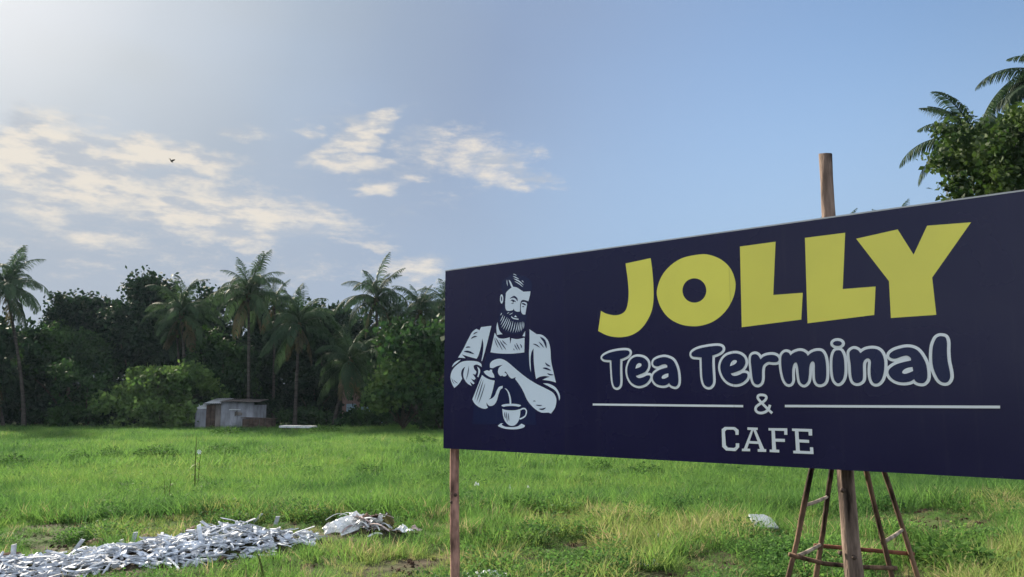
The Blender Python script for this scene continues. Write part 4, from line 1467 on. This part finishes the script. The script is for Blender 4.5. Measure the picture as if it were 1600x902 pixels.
def grass_tree():
    ng = bpy.data.node_groups.new('grass_scatter', 'GeometryNodeTree')
    ng.interface.new_socket('Geometry', in_out='INPUT', socket_type='NodeSocketGeometry')
    ng.interface.new_socket('Geometry', in_out='OUTPUT', socket_type='NodeSocketGeometry')
    n, l = ng.nodes, ng.links
    gi, go = n.new('NodeGroupInput'), n.new('NodeGroupOutput')
    # the first input of a join comes last in its list, so they are linked in reverse
    jn = n.new('GeometryNodeJoinGeometry')
    for p in reversed(PROTO):
        oi = n.new('GeometryNodeObjectInfo')
        oi.inputs['Object'].default_value = p
        oi.inputs['As Instance'].default_value = True
        l.new(oi.outputs['Geometry'], jn.inputs[0])
    ip = n.new('GeometryNodeInstanceOnPoints')
    ip.inputs['Pick Instance'].default_value = True

    def attr(nm, typ):
        a = n.new('GeometryNodeInputNamedAttribute')
        a.data_type = typ
        a.inputs[0].default_value = nm
        return a.outputs[0]
    l.new(gi.outputs[0], ip.inputs['Points'])
    l.new(jn.outputs[0], ip.inputs['Instance'])
    l.new(attr('variant', 'INT'), ip.inputs['Instance Index'])
    l.new(attr('turn', 'FLOAT_VECTOR'), ip.inputs['Rotation'])
    l.new(attr('size', 'FLOAT_VECTOR'), ip.inputs['Scale'])
    l.new(ip.outputs[0], go.inputs[0])
    return ng


GNG = grass_tree()


def scatter(name, P, variant, size, tint, label, cat='grass', lean=0.12):
    n = len(P)
    me = bpy.data.meshes.new(name)
    me.vertices.add(n)
    me.vertices.foreach_set('co', P.astype(np.float32).ravel())
    a = me.attributes.new('variant', 'INT', 'POINT')
    a.data.foreach_set('value', variant.astype(np.int32))
    a = me.attributes.new('turn', 'FLOAT_VECTOR', 'POINT')
    t = np.stack([nprng.normal(0, lean, n), nprng.normal(0, lean, n), nprng.uniform(0, 6.283, n)], 1)
    a.data.foreach_set('vector', t.astype(np.float32).ravel())
    a = me.attributes.new('size', 'FLOAT_VECTOR', 'POINT')
    a.data.foreach_set('vector', size.astype(np.float32).ravel())
    a = me.attributes.new('tint', 'FLOAT', 'POINT')
    a.data.foreach_set('value', tint.astype(np.float32))
    me.update()
    o = obj(name, me)
    md = o.modifiers.new('scatter', 'NODES')
    md.node_group = GNG
    tag(o, label, cat, None, 'stuff')
    return o


def rand_area(n, y0, y1, half0, half1, p=1.0):
    """points spread evenly over a trapezoid that widens with distance"""
    y = y0 + (y1 - y0) * nprng.random(n * 2)
    hw = half0 + (half1 - half0) * (y - y0) / (y1 - y0)
    x = (nprng.random(n * 2) * 2 - 1) * max(half0, half1)
    k = np.abs(x) <= hw
    return x[k][:n], y[k][:n]


def build_grass():
    # --- tall field grass beyond the roadside edge
    xs, ys, vs, ss, ts = [], [], [], [], []
    for (y0, y1, n, big) in ((9.5, 16, 16000, 0), (16, 27, 17000, 0), (27, 45, 15000, 1), (45, 72, 16000, 1)):
        x, y = rand_area(n, y0, y1, y0 * 0.75 + 3, y1 * 0.75 + 3)
        e = edge_y(x)
        k = (y > e + 0.1) & (nprng.random(len(x)) < sstep(-0.3, 1.2, y - e)) & (heap_clear(x, y) > 0.5)
        x, y = x[k], y[k]
        m = len(x)
        v = nprng.integers(8, 10, m) if big else nprng.integers(0, 3, m)
        lf = nprng.random(m) < 0.04
        v = np.where(lf, 7, v)
        pn = vnoise(x, y, 2.5, 20) * 0.6 + vnoise(x, y, 0.9, 21) * 0.4
        s = nprng.uniform(0.75, 1.15, m) * (0.72 + 0.5 * pn)
        s *= 0.85 + 0.15 * sstep(12, 20, y)
        s = np.where(lf, s * (1.6 + 0.02 * y), s)
        t = 0.50 + (vnoise(x, y, 5.0, 22) - 0.5) * 0.22 + nprng.normal(0, 0.085, m)
        t -= 0.16 * (vnoise(x, y, 0.35, 26) > 0.70)
        dk = vnoise(x, y, 1.7, 23) * 0.55 + vnoise(x, y, 0.7, 24) * 0.45
        t -= 0.16 * sstep(0.60, 0.74, dk)
        t -= 0.10 * (1 - sstep(0.6, 3.0, y - edge_y(x))) * (1 - sstep(-1, 2, x))  # shade along the left field edge, put into the grass tint
        # right-hand side: duller
        t -= 0.10 * sstep(0.0, 0.5, x / np.maximum(y, 1))
        t = np.where(lf, t - 0.14, t)
        xs.append(x); ys.append(y); vs.append(v); ss.append(s); ts.append(np.clip(t, 0.05, 0.8))
    x, y, v, s, t = (np.concatenate(q) for q in (xs, ys, vs, ss, ts))
    P = np.stack([x, y, terrain(x, y)], 1)
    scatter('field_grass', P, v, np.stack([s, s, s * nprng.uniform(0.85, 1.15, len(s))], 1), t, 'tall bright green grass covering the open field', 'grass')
    # --- short mixed grass and weeds on the roadside
    x, y = rand_area(30000, 3.0, 14.0, 5.5, 12.5)
    e = edge_y(x)
    bare = vnoise(x, y, 0.75, 30) * 0.6 + vnoise(x, y, 0.3, 31) * 0.4
    hp = heap_h(x, y)
    clr = heap_clear(x, y)
    k = (y < e + 1.6) & (bare > 0.27) & (lay_clear(x, y) > 0.5) & (nprng.random(len(x)) < clr)
    x, y, bare, clr = x[k], y[k], bare[k], clr[k]
    m = len(x)
    yel = sstep(0.45, 0.7, vnoise(x, y, 1.6, 32))
    wd = (vnoise(x, y, 1.1, 33) * 0.7 + 0.3 * nprng.random(m)) > 0.62
    v = np.where(wd, nprng.integers(6, 8, m), nprng.integers(3, 6, m))
    s = nprng.uniform(0.7, 1.3, m) * (0.34 + 0.70 * sstep(0.36, 0.60, bare)) * (0.55 + 0.45 * clr)
    s *= 1 - 0.35 * (1 - sstep(-2.2, -0.8, x)) * (1 - sstep(8.5, 9.6, y))
    t = 0.44 + 0.26 * yel + nprng.normal(0, 0.07, m)
    t = np.where(wd, 0.36 + nprng.normal(0, 0.08, m), t)
    t = np.where((nprng.random(m) < 0.12) & ~wd, 0.95, t)
    P = np.stack([x, y, terrain(x, y)], 1)
    scatter('roadside_grass', P, v, np.stack([s, s, s], 1), np.clip(t, 0.05, 1), 'short yellowish grass and weeds on the rough roadside ground', 'grass', 0.2)


build_grass()


# soil clods in the bare patches
def clods():
    x, y = rand_area(12000, 5.0, 12.0, 5.0, 10.0)
    bare = vnoise(x, y, 0.75, 30) * 0.6 + vnoise(x, y, 0.3, 31) * 0.4
    k = (bare < 0.35) & (y < edge_y(x) + 0.6)
    x, y = x[k], y[k]
    mb = MB()
    for (a, b) in zip(x, y):
        r = 0.007 + 0.026 * rnd.random() ** 2
        z = tz(a, b)
        n = 6
        pts = [(a + r * rnd.uniform(.7, 1.2) * math.cos(i * 6.283 / n), b + r * rnd.uniform(.7, 1.2) * math.sin(i * 6.283 / n), z - 0.005) for i in range(n)]
        up = [(a + r * rnd.uniform(.3, .8) * math.cos(i * 6.283 / n), b + r * rnd.uniform(.3, .8) * math.sin(i * 6.283 / n), z + r * rnd.uniform(.5, 1)) for i in range(n)]
        mb.add(pts + up, [tuple(range(n, 2 * n))] + [(i, (i + 1) % n, n + (i + 1) % n, n + i) for i in range(n)])
    o = build('soil_clods', mb, M['soil'])
    tag(o, 'dark crumbled soil clods between the roadside grass', 'soil', None, 'stuff')


clods()

# ------------------------------------------------------------------ heap of white strips


def strip_variants():
    out = []
    g = random.Random(77)
    for i in range(10):
        L_ = g.uniform(0.10, 0.38)
        w = g.uniform(0.014, 0.032)
        t = g.uniform(0.005, 0.010)
        mb = MB()
        kind = i % 4
        n = 3
        prof = {0: [(-w / 2, 0), (w / 2, 0), (w / 2, t), (-w / 2, t)],
                1: [(-w / 2, 0), (w / 2, 0), (w / 2, w * .5), (w / 2 - t, w * .5), (w / 2 - t, t), (-w / 2, t)],
                2: [(-w / 2, 0), (w / 2, 0), (w * .42, t * 1.6), (-w * .42, t * 2.2)],
                3: [(-w / 2, w * .3), (-w / 2 + t, w * .3 + t * .2), (-w * .2, t), (w * .2, t), (w / 2 - t, w * .3), (w / 2, w * .3), (w * .3, 0), (-w * .3, 0)]}[kind]
        m = len(prof)
        bow = g.uniform(-.02, .02)
        vs = []
        for k in range(n):
            q = k / (n - 1)
            for (yy, zz) in prof:
                jag = g.uniform(-.018, .018) if k in (0, n - 1) else 0
                vs.append((L_ * (q - .5) + jag, yy, zz + bow * math.sin(math.pi * q)))
        fs = [(k * m + j, k * m + (j + 1) % m, (k + 1) * m + (j + 1) % m, (k + 1) * m + j) for k in range(n - 1) for j in range(m)]
        fs += [tuple(reversed(range(m))), tuple(range((n - 1) * m, n * m))]
        mb.add(vs, fs)
        out.append(mb)
    for i in range(3):   # broken plates
        mb = MB()
        n = 6
        r = g.uniform(.03, .055)
        b = [(r * g.uniform(.6, 1.2) * math.cos(k * 6.283 / n), r * g.uniform(.5, 1) * math.sin(k * 6.283 / n)) for k in range(n)]
        mb.add([(x, y, 0) for x, y in b] + [(x, y, 0.012) for x, y in b], [tuple(reversed(range(n))), tuple(range(n, 2 * n))] + [(k, (k + 1) % n, n + (k + 1) % n, n + k) for k in range(n)])
        out.append(mb)
    return out


def build_heap():
    VAR = strip_variants()
    meshes = [v.mesh('white_strip', M['rubble']) for v in VAR]
    g = random.Random(9)
    spots = []
    while len(spots) < 1500:
        x, y = g.uniform(-7.0, -1.5), g.uniform(5.8, 10.4)
        h = float(heap_h(np.array([x]), np.array([y]))[0])
        if h < 0.025 + 0.035 * g.random():
            continue
        # keep to the strip that the heap follows
        spots.append((x, y, h))
    spots.sort(key=lambda q: q[1] * 1.0 + g.random() * 1.2)
    stuff = MB()
    n_thing = 0
    for i, (x, y, h) in enumerate(spots):
        z = tz(x, y) + g.uniform(0.0, 0.08) * min(1, h * 6)
        tilt = g.gauss(0, 0.26)
        rot = Euler((g.gauss(0, 0.4), tilt, g.uniform(0, 6.283)))
        k = g.randrange(len(meshes)) if g.random() < 0.85 else 10 + g.randrange(3)
        vis = (x / y * 1230 + 800 > -5)
        if vis and n_thing < 290 and g.random() < 0.27:
            o = obj('white_strip', meshes[k])
            o.location = (x, y, z + 0.03)
            o.rotation_euler = rot
            tag(o, 'broken white strip lying in the long rubble heap on the grass', 'rubble', 'white strips of the rubble heap')
            n_thing += 1
        else:
            m = rot.to_matrix()
            stuff.add([m @ Vector(q) + Vector((x, y, z)) for q in VAR[k].v], VAR[k].f)
    o = build('white_rubble', stuff, M['rubble'])
    tag(o, 'mass of small broken white pieces filling the long rubble heap', 'rubble', None, 'stuff')
    # pieces that stand up out of the heap
    for (px, py, hgt, wid, tl, lb) in ((19.5, 880, 0.17, 0.045, 1, 'white strip standing upright at the left end of the rubble heap'), (314, 850, 0.18, 0.042, -9, 'long white strip standing up beside the dark boulder'),
                                       (112, 866, 0.17, 0.04, 35, 'white strip leaning up out of the left part of the heap'), (205, 858, 0.17, 0.045, 12, 'broad white strip leaning up in the middle of the heap'),
                                       (430, 822, 0.12, 0.05, 14, 'white strip standing on the crest of the rubble heap'), (392, 822, 0.19, 0.03, 42, 'thin white strip slanting up on the far side of the crest'),
                                       (190, 858, 0.10, 0.05, -6, 'short white block upright in the middle of the heap')):
        p = ground_at(px, py)
        mb = MB()
        n = 4
        vs = []
        for k in range(n):
            q = k / (n - 1)
            for (a, b) in ((-wid / 2, 0), (wid / 2, 0), (wid / 2, .014), (-wid / 2, .014)):
                vs.append((a * (1 - .06 * q), b, q * hgt * 1.15 - 0.03 + (0.012 if (k == n - 1 and a > 0) else 0)))
        mb.add(vs, [(k * 4 + j, k * 4 + (j + 1) % 4, (k + 1) * 4 + (j + 1) % 4, (k + 1) * 4 + j) for k in range(n - 1) for j in range(4)] + [(0, 3, 2, 1), (12, 13, 14, 15)])
        o = build('white_strip', mb, M['rubble'])
        o.location = p
        o.rotation_euler = (R(6), R(tl), R(15))
        tag(o, lb, 'rubble', 'white strips of the rubble heap')


build_heap()


def rock(name, px, py, size, label, mat='rock', seed=0, flat=0.6):
    p = ground_at(px, py)
    bm = bmesh.new()
    bmesh.ops.create_icosphere(bm, subdivisions=3, radius=1.0)
    g = random.Random(seed)
    ph = [g.uniform(0, 6) for _ in range(6)]
    for v in bm.verts:
        q = v.co
        f = 1 + 0.16 * math.sin(q.x * 2.7 + ph[0]) * math.sin(q.y * 2.3 + ph[1]) + 0.10 * math.sin(q.z * 5.1 + ph[2] + q.x * 3) + 0.06 * math.sin(q.y * 8 + ph[3]) * math.sin(q.x * 7 + ph[4])
        v.co = Vector((q.x * f * size[0], q.y * f * size[1], max(q.z, -0.35) * f * size[2]))
    me = bpy.data.meshes.new(name)
    bm.to_mesh(me)
    bm.free()
    me.materials.append(M[mat])
    for q in me.polygons:
        q.use_smooth = True
    o = obj(name, me, None, p + Vector((0, 0, size[2] * 0.25)))
    o.rotation_euler = (0, 0, g.uniform(0, 6))
    tag(o, label, 'rock')
    return o


rock('boulder', 298, 838, (0.11, 0.09, 0.085), 'dark brown boulder behind the white heap', seed=1)
rock('boulder', 8, 880, (0.16, 0.10, 0.075), 'dark lump of earth at the left end of the white heap', 'soil', seed=2)
rock('boulder', 150, 851, (0.10, 0.08, 0.05), 'flat reddish stone at the back of the heap, left of the middle', seed=3)
rock('boulder', 225, 846, (0.13, 0.08, 0.055), 'dark stone at the back of the heap beside the boulder', seed=4)
rock('boulder', 345, 880, (0.055, 0.05, 0.04), 'small dark stone on the front edge of the heap', 'soil', seed=5)


def crumple(name, px, py, w, d, h, mat, label, cat='litter', seed=0, n=12, rz=0.0, lift=0.0, group=None):
    """a crumpled sheet lying on the ground"""
    g = random.Random(seed)
    p = ground_at(px, py)
    ph = [g.uniform(0, 6.28) for _ in range(8)]
    vs, fs = [], []
    for j in range(n + 1):
        for i in range(n + 1):
            u, v = i / n - .5, j / n - .5
            ed = 1 - 0.22 * abs(math.sin(3 * math.atan2(v, u) + ph[0]))
            z = h * (0.5 + 0.30 * math.sin(u * 9 + ph[1] + 2 * v) + 0.22 * math.sin(v * 11 + ph[2] - 3 * u) + 0.16 * math.sin((u + v) * 21 + ph[3]) + 0.10 * math.sin((u - v) * 33 + ph[4]))
            z *= max(0, 1 - 2.4 * (u * u + v * v))
            vs.append((u * w * ed, v * d * ed, z + 0.004))
    for j in range(n):
        for i in range(n):
            a = j * (n + 1) + i
            fs.append((a, a + 1, a + n + 2, a + n + 1))
    me = mesh_np(name, vs, fs, M[mat], False)
    o = obj(name, me, None, p + Vector((0, 0, lift)))
    o.rotation_euler = (0, 0, rz)
    sm = o.modifiers.new('thickness', 'SOLIDIFY')
    sm.thickness = 0.003
    tag(o, label, cat, group)
    return o


def second_pile():
    hx, hy = HEAP2[0], HEAP2[1]
    base = Vector((hx, hy - 0.05, tz(hx, hy)))

    def put(o, x, y, up=0.0, rx=0.0, ry=0.0):
        o.location = (x, y, tz(x, y) + up)
        o.rotation_euler = (rx, ry, o.rotation_euler.z)
    for i, (nm, dx, dy, w, d, h, mt, rx, ry, lb, ct) in enumerate([
        ('plastic_sheet', -.26, -.10, .30, .24, .07, 'plastic', .5, -.35, 'white crumpled sheet at the left foot of the mixed rubbish pile', 'litter'),
        ('plastic_sheet', -.12, -.16, .28, .20, .06, 'plastic', .75, -.1, 'white crumpled sheet low on the front of the mixed rubbish pile', 'litter'),
        ('plastic_sheet', -.06, .0, .22, .2, .08, 'plastic', .4, -.4, 'white crumpled sheet on top of the mixed rubbish pile', 'litter'),
        ('cloth_rag', .03, -.10, .26, .22, .06, 'rag', .8, .1, 'pinkish rag lying across the front of the mixed rubbish pile', 'rag'),
        ('cloth_rag', .10, .02, .24, .2, .08, 'rag_dark', .4, .3, 'brown rag on the upper right of the mixed rubbish pile', 'rag'),
        ('plastic_sheet', .16, -.13, .2, .18, .06, 'plastic', .6, .3, 'white scrap sheet low on the right of the mixed rubbish pile', 'litter'),
        ('plastic_bag', .30, .0, .17, .15, .15, 'olive', .2, .3, 'dark olive bag at the right of the rubbish pile', 'bag'),
        ('plastic_sheet', .25, .06, .2, .16, .14, 'plastic', .2, .4, 'small pale sheet folded over the olive bag', 'litter'),
        ('plastic_sheet', .48, .0, .22, .14, .06, 'plastic', 0, 0, 'flat white scrap between olive bag and pink scrap', 'litter'),
        ('cloth_rag', .60, .1, .16, .10, .05, 'rag', 0, 0, 'pink scrap at the right tip of the rubbish pile', 'rag'),
        ('cloth_rag', -.16, .06, .2, .18, .07, 'rag', .3, -.4, 'pinkish rag behind the white sheets at the left of the pile', 'rag'),
    ]):
        o = crumple(nm, 560, 824, w * 1.2, d * 1.2, h * 1.2, mt, lb, ct, seed=21 + i, n=14, rz=i * 0.7)
        put(o, hx + dx, hy + dy, 0.03, rx, ry)
    g = random.Random(5)
    # bent straps and strips
    for k in range(30):
        an = g.uniform(-0.5, 3.6)
        a = base + Vector((g.uniform(-.34, .26), g.uniform(-.22, .1), g.uniform(-.12, .07)))
        L_ = g.uniform(0.15, 0.34)
        d = Vector((math.cos(an), math.sin(an) * .6, g.uniform(-.15, .25)))
        arch = g.uniform(.02, .07)
        w = g.uniform(.014, .03)
        vs, fs = [], []
        sd_ = Vector((-d.y, d.x, g.uniform(-.5, .5))).normalized() * w
        nn = 8
        for i in range(nn):
            t = i / (nn - 1)
            q = d * (L_ * (t - .5)) + Vector((0, 0, arch * math.sin(math.pi * t)))
            vs += [q - sd_ / 2, q + sd_ / 2]
        for i in range(nn - 1):
            fs.append((2 * i, 2 * i + 1, 2 * i + 3, 2 * i + 2))
        me = mesh_np('bent_strap', vs, fs, M['plastic'] if k % 4 else M['rag'])
        o = obj('bent_strap', me, None, a)
        sm = o.modifiers.new('thickness', 'SOLIDIFY')
        sm.thickness = 0.005
        tag(o, 'thin bent strap tangled in the mixed rubbish pile', 'strap', 'straps in the mixed rubbish pile')


second_pile()

# scattered litter
crumple('plastic_sheet', 760, 900, 0.44, 0.26, 0.05, 'plastic', 'white plastic sheet on the ground beside the thin dark post', seed=31, n=16)
crumple('plastic_scrap', 796, 781, 0.16, 0.14, 0.20, 'plastic', 'curled white scrap in the grass right of the thin post', seed=32, n=10, lift=0.16)
crumple('plastic_scrap', 745, 772, 0.14, 0.12, 0.14, 'plastic', 'small pale scrap in the grass nearest the thin post', seed=33, n=8, lift=0.2)
crumple('plastic_scrap', 826, 777, 0.10, 0.10, 0.12, 'plastic', 'tiny white scrap right of the curled one', seed=34, n=8, lift=0.2)
crumple('plastic_scrap', 996, 886, 0.10, 0.08, 0.06, 'plastic', 'white scrap on bare soil below the signboard lettering', seed=35, n=8, lift=0.02)
crumple('plastic_scrap', 1018, 888, 0.16, 0.10, 0.06, 'plastic', 'longer white scrap beside the other on the bare soil', seed=36, n=8, lift=0.02)
crumple('plastic_scrap', 1028, 846, 0.08, 0.06, 0.06, 'plastic', 'tiny white scrap on the dark soil patch left of the grey board', seed=37, n=8, lift=0.02)


def grey_board():
    p = ground_at(1193, 832)
    mb = MB()
    out = [(-.14, -.10), (-.13, .15), (.06, .16), (.13, .09), (.15, -.10)]
    n = len(out)
    mb.add([(x, y, 0) for x, y in out] + [(x, y, .022) for x, y in out], [tuple(reversed(range(n))), tuple(range(n, 2 * n))] + [(k, (k + 1) % n, n + (k + 1) % n, n + k) for k in range(n)])
    o = build('broken_board', mb, M['slab'])
    o.location = p + Vector((0, 0, 0.10))
    o.rotation_euler = (R(26), R(3), R(4))
    tag(o, 'pale grey broken board lying in the grass left of the ladder', 'board')


grey_board()

# ------------------------------------------------------------------ tall plants, weeds


def stalk_plant(px, py, h, leaves, label, seed, flower=False, lean=0.0, r=0.012):
    g = random.Random(seed)
    p = ground_at(px, py)
    root = empty('tall_stalk', p)
    mb = MB()
    pts = [Vector((lean * h * t + 0.01 * math.sin(t * 5 + seed), 0, h * t)) for t in (0, .2, .4, .6, .8, 1)]
    mb.tube(pts, [r, r, r * .9, r * .8, r * .6, r * .35], 6)
    build('stem', mb, M['stalk'], root, True)
    for k in range(leaves):
        t = g.uniform(.12, .95)
        an = g.uniform(0, 6.28)
        d = Vector((math.cos(an), math.sin(an), 0))
        L_ = h * g.uniform(.22, .38)
        q0 = Vector((lean * h * t, 0, h * t))
        sd_ = Vector((-d.y, d.x, 0)) * 0.016
        up = g.uniform(.3, .9)
        vs, fs = [], []
        for i in range(5):
            s = i / 4
            q = q0 + d * L_ * s + Vector((0, 0, L_ * (up * s - 1.0 * s * s)))
            ww = (1 - s * .9)
            vs += [q - sd_ * ww, q + sd_ * ww]
        for i in range(4):
            fs.append((2 * i, 2 * i + 1, 2 * i + 3, 2 * i + 2))
        obj('leaf', mesh_np('leaf', vs, fs, M['stalk']), root)
    if flower:
        mb = MB()
        c0 = Vector((0.09, 0, h * .72))
        for i in range(7):
            a = i * 6.283 / 7
            mb.add([c0, c0 + Vector((.05 * math.cos(a - .3), -.01, .05 * math.sin(a - .3))), c0 + Vector((.07 * math.cos(a), -.015, .07 * math.sin(a))), c0 + Vector((.05 * math.cos(a + .3), -.01, .05 * math.sin(a + .3)))], [(0, 1, 2, 3)])
        build('flower', mb, M['plastic'], root)
    tag(root, label, 'plant')


stalk_plant(303, 768, 1.45, 9, 'tall thin stalk standing alone in the field below the tin hut', 1, True, 0.0, 0.02)
stalk_plant(309, 765, 1.1, 5, 'thinner stalk close beside the tall lone stalk', 2, False, 0.03)
stalk_plant(264, 792, 0.75, 7, 'shorter leafy stalk left of the tall lone stalk', 3)
stalk_plant(258, 792, 0.6, 4, 'shortest stalk leaning left of the leafy one', 4, False, -0.1)
stalk_plant(412, 912, 0.24, 0, 'bare grey twig poking up in the near grass below the heap', 5, False, -0.25, 0.012)


def weed_clump(px, py, r, h, label, seed, n=520):
    p = ground_at(px, py)
    o = weed_proto('weed_clump', n, r, h, seed, M['weed'], leaf=max(0.07, r * 0.17))
    col.objects.link(o)
    o.name = 'foliage'
    o['kind'] = 'stuff'
    root = empty('weed_clump', p + Vector((0, 0, 0.02)))
    o.parent = root
    tag(root, label, 'weed', 'dark weed clumps in the grass')


for i, (px, py, r, h, lb) in enumerate([
    (12, 738, .75, .62, 'dark weed clump at the left edge of the field'), (243, 722, .80, .72, 'widest dark weed clump left of the tall stalk'),
    (172, 722, .45, .7, 'narrow dark weed clump left of the widest one'), (122, 728, .55, .6, 'low dark weed clump in the left field'),
    (574, 752, .42, .66, 'tall dark weed clump in the field above the mixed rubbish'), (345, 715, .7, .6, 'dark weed clump right of the tall stalk'),
    (660, 700, .8, .65, 'dark weed clump in the far grass left of the signboard post'), (506, 680, 1.2, .7, 'dark weed row in the far field below the low palm'),
    (352, 682, .9, .7, 'dark weed clump in front of the tin hut'), (935, 742, .45, .55, 'dark weed clump just under the signboard left of its lettering'),
    (1010, 748, .6, .5, 'spreading dark weed clump under the signboard below the lettering'), (1115, 775, .42, .45, 'bushy weed in the middle of the grass under the signboard'),
    (815, 808, .32, .24, 'low dark creeping weed right of the thin post'), (1490, 890, .34, .26, 'dark leafy weed at the bottom right of the ladder'),
    (690, 755, .5, .35, 'weed patch just left of the thin dark post')]):
    weed_clump(px, py, r, h, lb, 400 + i)


# ------------------------------------------------------------------ bird
def build_bird():
    p = at(268, 252, 55)
    root = empty('bird', p)
    mb = MB()
    mb.tube([(-.17, 0, .02), (-.10, 0, .01), (0, 0, -.01), (.09, 0, 0), (.14, 0, .015), (.18, 0, .01)], [.012, .035, .05, .04, .026, .004], 8)
    build('body', mb, M['bird'], root, True)
    for s in (-1, 1):
        mb = MB()
        pr = [(0, .05), (.14, .08), (.26, .06), (.36, .0)]
        vs = []
        for (d, w) in pr:
            z = 0.55 * d * (1 if s > 0 else 0.9)
            vs += [(-.05 - w + .03, s * d * .8, z), (-.02 + w, s * d * .8, z), (-.02, s * d * .8, z + .012)]
        fs = []
        for i in range(3):
            b = i * 3
            fs += [(b, b + 1, b + 4, b + 3), (b + 1, b + 2, b + 5, b + 4), (b + 2, b, b + 3, b + 5)]
        mb.add(vs, fs)
        build('wing', mb, M['bird'], root)
    mb = MB()
    mb.add([(-.15, -.02, .02), (-.15, .02, .02), (-.28, .05, .03), (-.28, -.05, .03), (-.15, 0, .03)], [(0, 1, 2, 3), (0, 3, 4), (1, 4, 2), (4, 3, 2)])
    build('tail', mb, M['bird'], root)
    root.rotation_euler = (R(15), R(20), R(70))
    tag(root, 'small dark bird gliding in front of the left cloud', 'bird')


build_bird()

# ------------------------------------------------------------------ the air over the field
hz, N = new_mat('haze')
pv = N.n('ShaderNodeVolumePrincipled')
pv.inputs['Color'].default_value = (0.62, 0.80, 1.0, 1)
pv.inputs['Density'].default_value = 0.00011
pv.inputs['Anisotropy'].default_value = 0.2
out = N.n('ShaderNodeOutputMaterial')
hz.node_tree.links.new(pv.outputs[0], out.inputs['Volume'])
mb = MB()
mb.box((0, 0, 10), (1960, 1960, 26))
o = build('haze', mb, hz)
tag(o, 'thin pale haze in the air over the whole field', 'haze', None, 'stuff')
